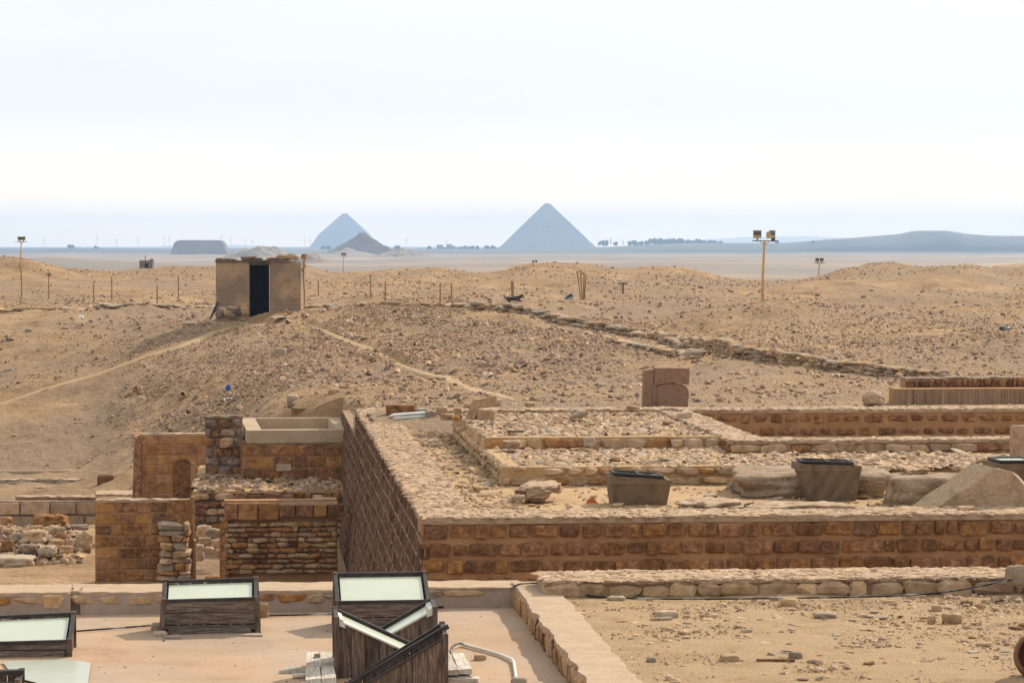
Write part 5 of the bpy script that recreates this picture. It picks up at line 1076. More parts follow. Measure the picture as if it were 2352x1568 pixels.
# ------------------------------------------------------------------ hut on the slope
def hut():
    d = 130.0; k = d / FPX; a = D(495, 726, d); gz = float(ground(a.x + 1.8, d + .8)[0]); b = D(691, 726, d); W_ = b.x - a.x; H = zy(601, d) - gz; Dp = 2.9
    w = empty('hut', (a.x, d, gz), 0, 'small square plastered hut with an open dark doorway and stones on its flat roof', 'hut'); w['kind'] = 'thing'
    x1 = (572 - 495) * k; x2 = (620 - 495) * k; t = .22; hd = H - .12
    def rounded(x0, xa, y0, y1, z0, z1, rl, rr, name):
        n = 6; V = []
        prof = []
        if rl: prof += [(x0 + rl - rl * math.cos(u), y0 + rl - rl * math.sin(u)) for u in np.linspace(0, math.pi / 2, n)]
        else: prof += [(x0, y0)]
        if rr: prof += [(xa - rr + rr * math.sin(u), y0 + rr - rr * math.cos(u)) for u in np.linspace(0, math.pi / 2, n)]
        else: prof += [(xa, y0)]
        prof += [(xa, y1), (x0, y1)]; m = len(prof); nz = 8
        V = [(x + .012 * mnoise.noise(Vector((x * 2, y, z * 2))), y + .03 * mnoise.noise(Vector((x * 1.7, z * 1.7, 3))), z) for z in np.linspace(z0, z1, nz) for x, y in prof]
        Fc = [(j * m + i, j * m + (i + 1) % m, (j + 1) * m + (i + 1) % m, (j + 1) * m + i) for j in range(nz - 1) for i in range(m)] + [tuple(range((nz - 1) * m, nz * m)), tuple(range(m))[::-1]]
        obj(name, mesh(name, V, Fc), 'plaster_hut', w)
    rounded(0, x1, 0, t, -.4, H, .16, 0, 'front_wall'); rounded(x2, W_, .0, t, -.4, H - .01, 0, .12, 'front_wall')
    MB().box(0.03, t, t + .002, Dp, -.4, H - .02).build('side_wall', 'plaster_hut', w); MB().box(W_ - t, W_ - .02, t + .002, Dp, -.4, H - .02).build('side_wall', 'plaster_hut', w)
    MB().box(t + .003, W_ - t - .003, Dp - t, Dp, -.4, H - .02).build('back_wall', 'plaster_hut', w)
    MB().box(x1 - .0, x2 + .02, .0, t, H - .14, H - .02).build('lintel', 'wood_dark', w)
    dr = MB()
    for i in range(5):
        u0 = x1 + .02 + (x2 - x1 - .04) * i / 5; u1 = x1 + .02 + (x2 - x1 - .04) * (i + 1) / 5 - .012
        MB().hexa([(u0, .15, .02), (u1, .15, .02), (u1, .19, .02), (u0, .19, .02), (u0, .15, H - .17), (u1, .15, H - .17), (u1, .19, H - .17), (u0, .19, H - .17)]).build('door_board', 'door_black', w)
    for u in (x1 + .0, x2 - .03): MB().box(u, u + .035, .02, .14, 0, H - .145).build('door_frame', 'cream_wood' if u > x1 else 'wood_dark', w)
    MB().hexa([(-.02, -.1, H), (W_ - .4, -.12, H), (W_ - .4, Dp, H), (-.02, Dp, H), (-.02, -.1, H + .05), (W_ - .4, -.12, H + .03), (W_ - .4, Dp, H + .05), (-.02, Dp, H + .05)]).build('roof_sheet', 'wood_dark', w)
    MB().box(W_ * .35, W_ * .86, -.2, .5, H + .055, H + .085).build('roof_sheet', 'black_rim', w)
    r = random.Random(12)
    for x, m, s_ in ((.25, 'stone_dark', (.45, .3, .12)), (.7, 'stone_grey', (.5, .3, .1)), (1.0, 'metal_sheet', (.5, .3, .06)), (1.45, 'stone_dark', (.7, .3, .16)), (1.9, 'stone_dark', (.4, .3, .1)), (2.55, 'stone_brown', (.55, .3, .12)), (3.0, 'stone_tan', (.5, .3, .22)), (3.35, 'stone_tan', (.5, .3, .26)), (3.55, 'stone_tan', (.3, .3, .18))):
        stone('rough', m, w, (x, .1, H + .04 + s_[2] * .5 + (.03 if x > 1.3 else 0)), s_, (0, r.uniform(-.1, .1), r.uniform(-.3, .3)), 'roof_stone')
    for x, z, s_ in ((.2, .08, (.4, .35, .3)), (.55, .12, (.4, .3, .25)), (.95, .15, (.5, .25, .3)), (1.3, .2, (.4, .25, .35)), (.3, .32, (.4, .15, .16)), (.8, .36, (.5, .14, .14)), (1.25, .45, (.45, .14, .16)), (.75, -.02, (.35, .6, .2)), (3.5, .02, (.4, .4, .2)), (2.9, .05, (.5, .25, .16)), (2.4, .05, (.5, .2, .14))):
        stone('rough', r.choice(['stone_dark', 'stone_grey', 'stone_tan']), w, (x, -.02, z), s_, (0, r.uniform(-.1, .1), r.uniform(-.3, .3)), 'base_stone')
    return w, a, gz, k, W_, H
hw, ha, hgz, hk, hW, hH = hut()
tag(MB().bar((0, 0, 0), (.35, 0, .75), .08, .1).build('leaning_post', 'plastic_black', None, (ha.x - .22, 129.9, hgz - .15)), 'dark bag-like bundle leaning on the left corner of the hut', 'bundle')
w = empty('pole', (ha.x + hW + .12, 130.2, hgz - .1), 0, 'crooked pole with rags tied round its top, at the right corner of the hut', 'pole')
MB().tube([(0, 0, 0), (.03, 0, 1), (-.02, 0, 1.9), (.03, 0, 2.75)], .035, 6).build('shaft', 'wood_post', w); MB().tube([(.02, 0, 1.9), (-.06, 0, 2.15), (.06, 0, 2.3), (-.02, 0, 2.5)], .08, 7, .05).build('rag', 'stone_grey', w); MB().box(-.1, .12, -.06, .08, 2.6, 2.82).build('head_block', 'stone_ochre', w)
def flat_on_land(name, label, cat, px, py, wx, wy, th, m, rz=0.0, tilt=0.0):
    p = hit(px, py); o = stone('tight', m, None, (p.x, p.y, p.z + th * .6), (wx, wy, th), (tilt, 0, rz), name); return tag(o, label, cat)
flat_on_land('cardboard_sheet', 'large pale cardboard sheet on the ground in front of the right side of the hut', 'cardboard', 652, 731, 1.05, .7, .04, 'cream_wood', .3)
flat_on_land('board', 'short grey board on the ground left of the hut shadow edge', 'board', 437, 745, .45, .3, .04, 'wood_pale', .2)
flat_on_land('board', 'short grey board on the ground in front of the hut left side', 'board', 495, 741, .55, .3, .04, 'wood_pale', -.1)
flat_on_land('cardboard_sheet', 'small yellow-green sheet on the ground in front of the hut door', 'cardboard', 560, 743, .38, .3, .03, 'card_yellow', .4)
# posts standing on the desert
def post_at(px, yt, yb, r_=.03, label='', group=None, lean=0.0, d=None, material='wood_post', name='post'):
    p = hit(px, yb); H = (yb - yt) / FPX * p.y; o = MB().tube([(0, 0, -.2), (lean * H * .5, 0, H * .5), (lean * H, 0, H)], r_ * 1.1, 7, r_).build(name, material, None, p); return tag(o, label, 'post', group), p, H
ps = [(50, 622, 684, -.02, 'tall thin rusty post standing directly below the left floodlight mast'), (112, 630, 687, 0, 'thin rusty post with a dark lump on its top, second from the left edge'), (215, 650, 694, 0, 'short thin rusty post, third from the left edge'), (257, 635, 692, 0, 'tall thin rusty post just right of the short third post'),
      (361, 656, 699, 0, 'short thin rusty post midway between the small far hut and the big hut'), (410, 634, 692, 0, 'tall thin rusty post nearest the left of the big hut'), (731, 643, 679, 0, 'short thin post just right of the big hut'), (851, 632, 686, 0, 'thin post below the ruined pyramid, left of its pair'),
      (885, 647, 692, 0, 'shorter thin post, right one of the pair below the ruined pyramid'), (1011, 652, 700, 0, 'left post of the close pair left of the dog'), (1037, 654, 700, .0, 'right post of the close pair left of the dog'), (1178, 647, 689, -.04, 'orange post standing right behind the dog')]
for px, yt, yb, ln, lb in ps: _, pp_, Hh = post_at(px, yt, yb, .035 if px < 1100 else .07, lb, 'thin posts standing on the desert', ln)
p = hit(112, 687); pp_o = [o for o in COL.objects if o.get('label', '').startswith('thin rusty post with a dark lump')][0]
stone('rough', 'stone_dark', pp_o, (0, 0, (687 - 630) / FPX * p.y), (.3, .2, .2), name='top_lump')
for i, (dx, ln) in enumerate(((-5, -.16), (0, -.08), (3, .03), (7, .06))):
    post_at(1338 + dx * .6, 624 + (i % 2) * 5, 688, .035, ['leftmost, most tilted post of the bundle right of the black bag', 'second post of the bundle right of the black bag', 'third post of the bundle right of the black bag', 'rightmost, nearly upright post of the bundle right of the black bag'][i], 'bundle of four leaning posts', ln)
o, p, H = post_at(1431, 655, 677, .05, 'short dark post with a flat stone on its top', None, 0, material='wood_dark'); stone('rough', 'stone_dark', o, (-.03, 0, H + .05), (.5, .3, .14), name='top_stone')
# dog, bag, litter
def dog():
    p = hit(1180, 694); me = bpy.data.meshes.new('dog'); V = []; E_ = []; R_ = []
    def add(v, r, par=None):
        V.append(v); R_.append(r)
        if par is not None: E_.append((par, len(V) - 1))
        return len(V) - 1
    a = add((-.28, 0, .17), .1); b = add((0, 0, .17), .11, a); c = add((.22, 0, .2), .12, b); n_ = add((.33, 0, .27), .075, c); h = add((.42, -.02, .31), .075, n_); m = add((.53, -.05, .28), .035, h)
    t1 = add((-.42, 0, .2), .035, a); t2 = add((-.5, 0, .32), .028, t1); t3 = add((-.47, 0, .44), .02, t2)
    for x, y in ((.2, -.09), (.24, .09)): k = add((x + .02, y, .08), .045, c); add((x + .2, y - .03, .025), .03, k)
    for x, y in ((-.26, -.11), (-.24, .11)): k = add((x + .08, y, .09), .06, a); k2 = add((x - .04, y, .04), .035, k); add((x + .1, y - .02, .022), .026, k2)
    for y in (-.045, .045): e1 = add((.4, y, .37), .025, h); add((.41, y * 1.3, .43), .01, e1)
    me.from_pydata(V, E_, []); o = bpy.data.objects.new('dog', me); COL.objects.link(o); o.location = p; o.scale = (1.0, 1, 1)
    md = o.modifiers.new('skin', 'SKIN'); sub = o.modifiers.new('sub', 'SUBSURF'); sub.levels = 1; sub.render_levels = 1
    for i, sv in enumerate(me.skin_vertices[0].data): sv.radius = (R_[i], R_[i]); sv.use_root = i == 0
    me.materials.append(MATS['dog_fur']); return tag(o, 'dark dog lying on the sand in front of the orange post, tail raised', 'dog')
dog()
p = hit(1303, 687); me_ = [(0, 0, 0), (.25, -.1, 0), (.55, 0, 0), (.5, .2, 0), (.1, .2, 0), (.1, .05, .12), (.3, .05, .18), (.52, .06, .34), (.58, .1, .1)]
bm = bmesh.new(); [bm.verts.new(v) for v in me_]; bmesh.ops.convex_hull(bm, input=bm.verts); me = bpy.data.meshes.new('bag'); bm.to_mesh(me); bm.free(); o = obj('plastic_bag', me, 'plastic_black', None, p + Vector((-.25, 0, 0))); tag(o, 'black plastic bag with a peaked corner lying on the desert left of the post bundle', 'bag')
def bag(px0, px1, yt, yb, m, label, seed, cat='bag', name='plastic_bag'):
    p = hit((px0 + px1) / 2, yb); d = p.y; return lump(name, label, cat, px0, px1, yt, yb, d, (px1 - px0) / FPX * d * .7, m, seed, rough=.5, ex=.6, sub=3, smooth=False)
bag(511, 537, 1 + 912, 922, 'plastic_white', 'crumpled white plastic bag on the sand at the foot of the slope', 1)
bag(532, 550, 903, 921, 'stone_grey', 'grey jug-shaped piece beside the crumpled white bag', 2, 'jug', 'jug')
bag(517, 530, 883, 898, 'plastic_blue', 'crumpled blue plastic bag on the stony slope above the white bag', 3)
bag(543, 551, 903, 911, 'plastic_white', 'small scrap of white plastic right above the grey jug', 4)
for (px, py, r0, lb) in ((418, 918, .19, 'round clay pot with a dark mouth lying on the slope left of the white bag'), (311, 903, .13, 'smaller clay pot with a dark mouth lying further left on the slope')):
    V, Fc = lathe([(.0, -1.0), (.6, -.85), (.95, -.3), (.95, .25), (.6, .75), (.5, .8), (.4, .7), (.6, .2), (.5, -.5), (0, -.8)], 20); p = hit(px, py)
    o = obj('clay_pot', mesh('clay_pot', [(x * r0, y * r0, z * r0) for x, y, z in V], Fc, True), 'stone_tan', None, p + Vector((0, 0, r0 * .8))); o.rotation_euler = (math.radians(60), 0, math.radians(20)); tag(o, lb, 'pot')
# floodlight masts
def mast(px, yt, yb, d, label, lamps, thick=.045, scale=1.0):
    p = D(px, yb, d); gz = float(ground(p.x, d)[0]); z0 = min(gz, p.z) - .3; H = zy(yt, d) - z0
    w = empty('floodlight_mast', (p.x, d, z0), 0, label, 'floodlight mast')
    MB().tube([(0, 0, 0), (.01 * scale, 0, H * .5), (.1 * scale, 0, H)], thick * 1.15, 10, thick).build('pole', 'mast_paint', w, smooth=True)
    hb = .58 * scale; x0 = .1 * scale
    MB().bar((x0 - hb, 0, H), (x0 + hb * 1.05, .02, H - .02), .07 * scale, .05 * scale).build('crossbar', 'wood_dark', w)
    for s_ in (-1, 1): MB().bar((x0, 0, H - .22 * scale), (x0 + .22 * s_ * scale, 0, H - .03), .05 * scale, .03 * scale).build('brace', 'mast_paint', w)
    for (dx, rz, tl) in lamps:
        lw, lh, ld = .4 * scale, .36 * scale, .26 * scale; l = MB()
        V = [(-lw / 2, 0, 0), (lw / 2, 0, 0), (lw * .42, ld, .03), (-lw * .42, ld, .03), (-lw / 2, -.02, lh), (lw / 2, -.02, lh), (lw * .42, ld, lh * .85), (-lw * .42, ld, lh * .85)]
        h_ = l.hexa(V).build('lamp_housing', 'lamp_body', w, (x0 + dx * scale, 0, H + .12 * scale)); h_.rotation_euler = (tl, 0, rz)
        l2 = MB().box(-lw * .44, lw * .44, -.035, -.022, lh * .42, lh * .96).build('lamp_glass', 'lamp_face', h_)
        MB().bar((0, 0, -.12 * scale), (0, 0, .02), .05 * scale, .2 * scale).build('bracket', 'wood_dark', h_)
        MB().box(-lw * .56, lw * .56, -.05, .02, lh * .98, lh * 1.04).build('hood', 'lamp_body', h_)
    return w
mast(1751, 553, 718, 140, 'tall ochre floodlight mast with two lamps, nearest and largest', [(-.35, 0, -.1), (.40, .85, -.12)], .06)
mast(1880, 604, 645, 222, 'small distant floodlight mast with two lamps right of the tall one', [(-.22, .3, 0), (.22, -.3, 0)], .05, .75)
mast(47, 555, 606, 203, 'distant floodlight mast with a square lamp head near the left edge', [(-.16, 0, 0), (.2, .3, 0)], .04, .7)
mast(788, 588, 604, 235, 'tiny distant floodlight mast rising behind the crest under the ruined pyramid', [(-.2, 0, 0), (.2, .3, 0)], .03, .5)
mast(1227, 604, 612, 229, 'very small lamp pair peeking over the middle dune crest', [(-.25, .4, 0), (.25, -.4, 0)], .03, .45)
# little far hut
p = D(320, 606, 500); gz = float(ground(p.x + 1, 501)[0]); w = empty('hut', (p.x, 500, gz), 0, 'tiny square brick hut far away on the plain left of the big hut', 'hut'); w['kind'] = 'thing'
MB().box(0, 2.25, 0, 2.2, -.5, 1.35).build('walls', 'stone_dark', w); MB().box(.9, 1.5, -.05, .0, 0, .9).build('doorway', 'door_black', w); MB().tube([(.9, 1, 1.3), (.9, 1, 2.2)], .07, 5).build('pole', 'wood_dark', w); MB().box(1.7, 2.4, .2, .9, 1.36, 1.6).build('roof_stone', 'stone_dark', w)
# big single stones lying on the slope
big = [(643, 815, .55, 'stone_grey', 'large whitish boulder on the slope below the hut'), (672, 922, .42, 'stone_grey', 'smooth pale stone at the foot of the slope above the basin'), (766, 904, .35, 'stone_tan', 'reddish square stone on the lower slope above the basin'), (597, 790, .35, 'stone_grey', 'grey stone on the slope just below the hut path'),
       (150, 760, .4, 'stone_grey', 'flat grey stone on the slope left of the hut shadow'), (185, 731, .28, 'plastic_white', 'bright white stone near the kerb line at the left'), (65, 763, .35, 'stone_grey', 'pale stone near the left edge of the slope'), (562, 838, .3, 'stone_grey', 'grey stone among gravel in the middle of the slope'), (720, 815, .3, 'stone_tan', 'pale stone right of the large whitish boulder'),
       (445, 860, .3, 'stone_dark', 'dark stone on the slope beside the left footpath'), (985, 745, .35, 'stone_dark', 'dark lump near the top of the middle slope'), (1020, 742, .3, 'stone_dark', 'second dark lump right of the first near the top of the slope'), (1610, 664, .35, 'stone_dark', 'flat rounded stone left of the tall floodlight mast'), (1680, 672, .3, 'stone_dark', 'dark stone at the left of the tall mast foot'),
       (1878, 680, .3, 'stone_dark', 'dark stone on the flat right of the tall mast'), (1984, 684, .28, 'stone_dark', 'dark stone further right of the tall mast'), (2002, 670, .3, 'stone_dark', 'small dark stone behind the others right of the tall mast'), (2310, 762, .4, 'plastic_black', 'black lump on the slope at the far right'), (2245, 705, .35, 'stone_grey', 'grey stone on the flat at the far right'),
       (1875, 664, .25, 'stone_dark', 'small dark stone beyond the tall mast'), (1370, 703, .3, 'stone_dark', 'dark stone just above the sunken path'), (20, 855, .35, 'stone_grey', 'grey stone by the left footpath near the left edge')]
for i, (px, py, wd, m, lb) in enumerate(big):
    p = hit(px, py); q = wd / p.y * FPX / 2
    lump('rock' if 'lump' not in lb else 'lump', lb, 'rock', px - q, px + q, py - q * 1.0, py + 1, p.y, wd * .7, m, 200 + i, rough=.22, ex=.5, sub=3, sink=.3)

# ------------------------------------------------------------------ stones all over the slope
def hill_scatter(name, n, px0, px1, d0, d1, smin, smax, seed, material, label, pw=3.0, clump=.12, flat=(.22, .65), avoid=True, sides=5):
    r = np.random.default_rng(seed); d = np.sqrt(r.uniform(d0 * d0, d1 * d1, n)); px = r.uniform(px0, px1, n); x = (px - 1176) / FPX * d
    k = fbm(x * clump, d * clump, 3, seed) * 1.5 + fbm(x * .5, d * .4, 2, seed + 9) * .8 > r.uniform(-1.1, .9, n)
    k &= r.random(n) < np.clip((px - px0) / 160, 0, 1) * np.clip((px1 - px) / 160, 0, 1) * np.clip((d - d0) / 4 + .3, 0, 1) * np.clip((d1 - d) / 6 + .2, 0, 1)
    if avoid: k &= path_mask(x, d) < r.random(n) * .8
    s, t = toST(x, d); k &= ~((s > -.5) & (t < 22.6)); k &= ~((t < 31.5) & (s > -.6) & (s < .9)); k &= ~((d < 92.5) & (s < .0) & (px > 300) & (px < 790)); k &= ~((d < 107) & (px < 300))
    hx = (x > ha.x - .1) & (x < ha.x + hW + .1) & (d > 129.8) & (d < 133.2); k &= ~hx
    x, d = x[k], d[k]; z = ground(x, d); sz = smin + (smax - smin) * r.random(len(x)) ** pw
    return scatter(name, np.stack([x, d, z], 1), sz, flat, material, label, 'stones', rng=r, tilt=.35, sides=sides)
hill_scatter('slope_stones', 42000, -250, 2600, 70, 130, .04, .26, 301, 'hill_stones', 'loose grey and tan stones covering the near sand slope', clump=.16, pw=5, flat=(.16, .5))
hill_scatter('mound_rubble', 62000, 230, 1560, 100, 133, .04, .15, 307, 'hill_stones', 'dense small rubble covering the mound face between the two footpaths', clump=.22, pw=2.5, flat=(.3, .8), sides=4)
hill_scatter('mound_rubble', 16000, 1560, 2600, 98, 134, .04, .16, 308, 'hill_stones', 'dense small rubble on the slope below the tall floodlight mast', clump=.2, pw=2.5, flat=(.3, .8), sides=4)
hill_scatter('slope_stones', 6000, 250, 1400, 92, 130, .06, .38, 302, 'hill_stones', 'coarser stones strewn over the mound below the hut', clump=.25, pw=4)
hill_scatter('slope_gravel', 34000, -250, 2600, 70, 118, .02, .075, 306, 'hill_stones', 'fine gravel covering the near sand slope', clump=.1, sides=4)
hill_scatter('desert_stones', 26000, -250, 2600, 128, 175, .04, .3, 303, 'hill_stones', 'loose stones on the flat desert around the hut and posts', clump=.12, pw=6)
hill_scatter('desert_stones', 34000, -250, 2600, 175, 240, .05, .26, 304, 'hill_stones', 'loose stones on the far dune crests', clump=.1, pw=4, sides=4)
hill_scatter('court_gravel', 1800, -250, 800, 60, 104, .02, .1, 305, 'flakes', 'gravel on the floor of the lower court', clump=.3, avoid=False)
# ------------------------------------------------------------------ far: pyramids, ruins, plateau, haze
def stepped_pyramid(name, label, px, d, prof, rot=0.0, mat_='pyramid_stone', tiers=1, jit=0.0, cat='pyramid', base=-9.5, squash=1.0):
    """prof: (height y in the photo, half width in px) from base to tip; built as real courses with flat treads"""
    c = D(px, 568, d); w = empty(name, (c.x, d, 0), rot, label, cat)
    mb = MB(); r = random.Random(3); pts = [(zy(y, d), hw * d / FPX) for y, hw in prof]
    pts[0] = (base, pts[0][1]); V = []; lev = []
    for (z0, a), (z1, b) in zip(pts[:-1], pts[1:]):
        n = max(1, int((z1 - z0) / tiers))
        for i in range(n):
            f0, f1 = i / n, (i + 1) / n
            lev.append((z0 + (z1 - z0) * f0, z0 + (z1 - z0) * f1, a + (b - a) * f0))
    for z0, z1, a in lev:
        j = [a * (1 + r.uniform(-jit, jit)) for _ in range(4)]
        mb.box(-j[0], j[1], -j[2] * squash, j[3] * squash, z0, z1 + .01)
    mb.build('courses', mat_, w)
    return w
w = stepped_pyramid('pyramid', 'large hazy blue pyramid with straight sides and a blunt tip, right of centre', 1257, 7000,
                [(568, 114), (520, 59), (468.5, 6), (467, 5)], tiers=1.8)
w = stepped_pyramid('pyramid', 'palest and farthest pyramid whose sides bend to a shallower slope near the top', 792, 8600,
                [(568, 78), (538, 55), (492.5, 6), (490.5, 3)], tiers=2.2)
w = stepped_pyramid('pyramid', 'low greyish ruined pyramid in front of the pale bent one', 832, 3400,
                [(584, 84), (577, 72), (566, 50), (548, 20), (538, 8), (534, 3)], rot=.12, mat_='ruin_stone', tiers=1.2, jit=.05, base=-9)
# debris skirt of the ruined pyramid
w = stepped_pyramid('mastaba_tomb', 'long flat-topped hazy tomb block left of the ruined pyramid', 460, 3600,
                [(582, 67), (575, 61), (563, 58), (557, 54), (554, 50), (552.5, 45), (551.5, 38)], mat_='ruin_stone', tiers=1.2, jit=.012, cat='mastaba', base=-9, squash=.5)
def mound(label, px0, px1, yt, base, d, seed, material, rough=.25):
    x0 = D(px0, 580, d).x; x1 = D(px1, 580, d).x; cx, R_ = (x0 + x1) / 2, (x1 - x0) / 2; H = zy(yt, d) - base
    X, Y = np.meshgrid(np.linspace(-R_ * 1.3, R_ * 1.3, 90), np.linspace(-R_ * 1.3, R_ * 1.3, 90)); q = np.hypot(X, Y) / R_
    f = sst(1 - q) ** .8; Z = base - 1 + (H + 1) * f * (1 + rough * fbm(X / R_ * 3, Y / R_ * 3, 4, seed)) / (1 + .25 * rough)
    o = obj('rubble_mound', grid_mesh('rubble_mound', X, Y, Z, material), None, None, (cx, d, 0)); return tag(o, label, 'mound', None, 'thing')
mound('low pale rubble mound seen just above the hut roof', 485, 715, 563, -8, 2300, 4, 'ruin_stone', .35)
mound('low sandy mound right of the hut, below the ruined pyramid', 640, 800, 584, -7, 1700, 9, 'far_sand')
mound('spread of pale debris at the right foot of the ruined pyramid', 830, 1030, 573, -8, 2700, 14, 'ruin_stone', .5)
mound('wide low debris spread at the left foot of the ruined pyramid', 700, 900, 574, -8.5, 3250, 21, 'ruin_stone', .3)

def ridge(name, prof, d, depth, material, base, bump=.02, kind='structure'):
    px = np.array([p for p, y in prof], float); yy = np.array([y for p, y in prof], float)
    X_ = np.linspace(px[0], px[-1], 700); top = zz(np.interp(X_, px, yy), d); ny = 26
    v = np.linspace(0, 1, ny)[:, None]; f = np.sin(np.pi * np.clip(v * 1.0, 0, 1)) ** .6; f[-1] = 0
    X = np.repeat(((X_ - 1176) / FPX * d)[None], ny, 0); Y = d + (v - .5) * depth + 0 * X
    h = (top - base)[None] * f
    Z = base + h * (1 + .10 * fbm(X * .006, Y * .006, 4, 71) * np.minimum(1, (1 - f) * 6)) + bump * d / 1000 * fbm(X * .01, Y * .01, 4, 77)
    return tag(obj(name, grid_mesh(name, X, Y, Z, material)), kind=kind)
ridge('plateau_ridge', [(-3500, 572), (-500, 571), (0, 570), (300, 571), (700, 572), (1000, 572), (1150, 571), (1400, 567), (1568, 558), (1685, 558), (1801, 558), (1901, 550), (2001, 543), (2068, 537), (2098, 530), (2175, 530), (2218, 537), (2268, 541), (2352, 542), (2500, 536), (3000, 545), (5000, 565)],
      4700, 170, 'ridge_rock', -10)
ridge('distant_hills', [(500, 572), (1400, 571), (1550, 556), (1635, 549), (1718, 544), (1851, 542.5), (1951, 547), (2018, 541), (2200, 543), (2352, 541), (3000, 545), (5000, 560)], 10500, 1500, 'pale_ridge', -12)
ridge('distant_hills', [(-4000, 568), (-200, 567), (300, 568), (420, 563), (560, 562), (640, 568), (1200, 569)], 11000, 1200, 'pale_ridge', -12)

ridge('low_hills', [(1200, 620), (1350, 613), (1450, 606), (1568, 601), (1700, 600), (1850, 602), (2000, 606), (2200, 607), (2400, 603), (2900, 600), (3600, 606)], 1500, 220, 'far_sand', -9, bump=.1)
ridge('low_hills', [(-1200, 600), (-400, 600), (0, 597), (110, 591), (240, 598), (420, 604), (640, 607)], 1150, 160, 'far_sand', -8, bump=.1)
ridge('low_hills', [(2215, 640), (2290, 611), (2352, 605), (2450, 599), (2700, 603), (3300, 612)], 420, 50, 'desert_sand', -7, bump=.3)
ridge('low_hills', [(850, 598), (1000, 590), (1100, 592), (1250, 590), (1400, 594), (1500, 600)], 2500, 200, 'far_sand', -9, bump=.1)
def tree(px, y, wpx, d, label, tall=False, group=None):
    b = D(px, y, d); k = d / FPX; w = empty('tree', (b.x, d, b.z - 3), 0, label, 'tree', group); r = random.Random(int(px * 7))
    R = wpx * k / 2 * (1.25 if not tall else 1); bm = bmesh.new()
    for i in range(24 if not tall else 12):
        m = Matrix.Translation((r.uniform(-.55, .55) * R * (.4 if tall else 1), r.uniform(-.5, .5) * R, 3 + R * ((i / 11 * 3.2 if tall else r.uniform(-.1, .75) * (1 - .3 * (i % 2))))))
        s_ = R * r.uniform(.14, .4); bmesh.ops.create_icosphere(bm, subdivisions=1, radius=s_ * (1.0 if tall else 1.15), matrix=m)
    for v in bm.verts: v.co += Vector((r.uniform(-1, 1), r.uniform(-1, 1), r.uniform(-1, 1))) * R * .14
    me = bpy.data.meshes.new('crown'); bm.to_mesh(me); bm.free(); obj('crown', me, 'tree_leaf', w)
    MB().tube([(0, 0, -6), (R * .05, 0, R * .5 + 4)], R * .07, 6).build('trunk', 'trunk', w)
for px, y, ww, tall, lb in [(163, 572, 16, False, 'hazy round tree standing alone on the left horizon'), (178, 573, 8, False, 'small hazy bush right beside the lone tree on the left horizon'), (222, 573, 12, False, 'flat hazy bush between the lone tree and the tomb block'),
        (1403, 560, 7, True, 'slim spire-shaped tree just right of the great pyramid'), (1431, 562, 6, True, 'short pointed tree second to the right of the great pyramid')]:
    tree(px, y, ww, 5200, lb, tall)
TG = 'trees along the horizon right of the great pyramid'
for i, (px, ww) in enumerate([(1378, 12), (1390, 14), (1414, 11), (1446, 12), (1458, 16), (1472, 13), (1486, 14), (1498, 17), (1512, 18), (1526, 17), (1538, 18), (1550, 16), (1563, 18), (1577, 16), (1590, 15), (1604, 20), (1618, 14), (1628, 18), (1641, 14), (1655, 12), (1785, 9), (1868, 8)]):
    tree(px, 561 - (3 if 1486 < px < 1570 else 0) - (4 if px > 1700 else 0), ww, 5200 if px < 1700 else 4650, 'hazy tree in the dark line of trees on the horizon right of the great pyramid', group=TG)
for i, px in enumerate([742, 755, 912, 985, 1068, 1082, 1096, 1118, 1132]):
    tree(px, 571, 10 + i % 3 * 2, 4900, 'low hazy bush on the horizon between the ruined and the great pyramid', group='bushes on the horizon between the pyramids')
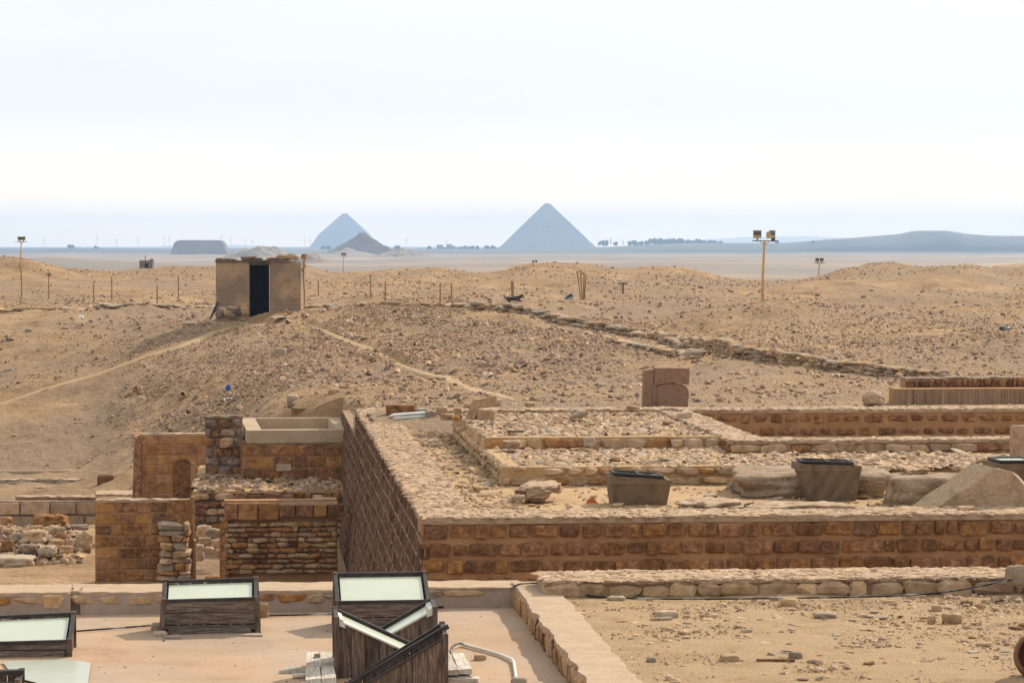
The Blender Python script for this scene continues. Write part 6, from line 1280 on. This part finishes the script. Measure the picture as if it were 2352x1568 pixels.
def far_building(px0, px1, y, d, label, parts):
    b = D((px0 + px1) / 2, 573, d); k = d / FPX; w = empty('building', (b.x, d, b.z - 2), 0, label, 'building'); W_ = (px1 - px0) * k
    for (a, c, h) in parts:
        MB().box(-W_ / 2 + a * W_, -W_ / 2 + c * W_, 0, 9, -4, h * k + 2).build('block', 'far_block', w)
    for i in range(6):
        MB().box(-W_ / 2 + W_ * (.08 + .15 * i), -W_ / 2 + W_ * (.08 + .15 * i) + 1.2, -.15, -.01, 3, 5).build('window', 'door_black', w)
far_building(1003, 1047, 573, 4850, 'low hazy flat-roofed buildings on the horizon between the two pyramids', [(0, .32, 11), (.32, .52, 6), (.52, .8, 12), (.8, 1, 8)])
far_building(1050, 1068, 573, 4850, 'single small hazy building right of the flat-roofed group on the horizon', [(0, 1, 6.5)])
def pylon(px, yt, d, group='faint pylons on the left horizon', label='faint thin pylon standing on the hazy horizon left of the bent pyramid'):
    b = D(px, 572, d); k = d / FPX; H = (572 - yt) * k; w = empty('pylon', (b.x, d, b.z - 4), 0, label, 'pylon', group)
    mb = MB()
    for sx in (-1, 1): mb.bar((sx * 2.2, 0, 0), (sx * .3, 0, H + 4), .4)
    mb.build('legs', 'far_block', w); MB().bar((-4, 0, H * .82), (4, 0, H * .82), .7).build('crossarm', 'far_block', w)
for px, yt in ((102, 545), (222, 536), (268, 548), (317, 541), (378, 540), (389, 539), (509, 536), (530, 541), (564, 544), (580, 546), (700, 543), (712, 545)): pylon(px, yt, 7600)
pylon(933, 545, 7600, None, 'faint thin pylon right of the ruined pyramid'); pylon(1026, 549, 7600, None, 'faint thin pylon above the flat-roofed buildings on the horizon')

# the air between: one closed box round everything, sky outside
hz = MB().box(-16500, 16500, -420, 12400, -14, 118).build('haze', None)
hm = bpy.data.materials.new('haze_air'); hm.use_nodes = True; nt = hm.node_tree
for n in list(nt.nodes):
    if n.type != 'OUTPUT_MATERIAL': nt.nodes.remove(n)
pv = nt.nodes.new('ShaderNodeVolumePrincipled'); out = [n for n in nt.nodes if n.type == 'OUTPUT_MATERIAL'][0]
pv.inputs['Color'].default_value = (.455, .665, .965, 1); pv.inputs['Density'].default_value = HAZE if 'HAZE' in globals() else 1.2e-4
pv.inputs['Anisotropy'].default_value = .25
nt.links.new(pv.outputs[0], out.inputs['Volume']); hz.data.materials.append(hm); hz['kind'] = 'stuff'
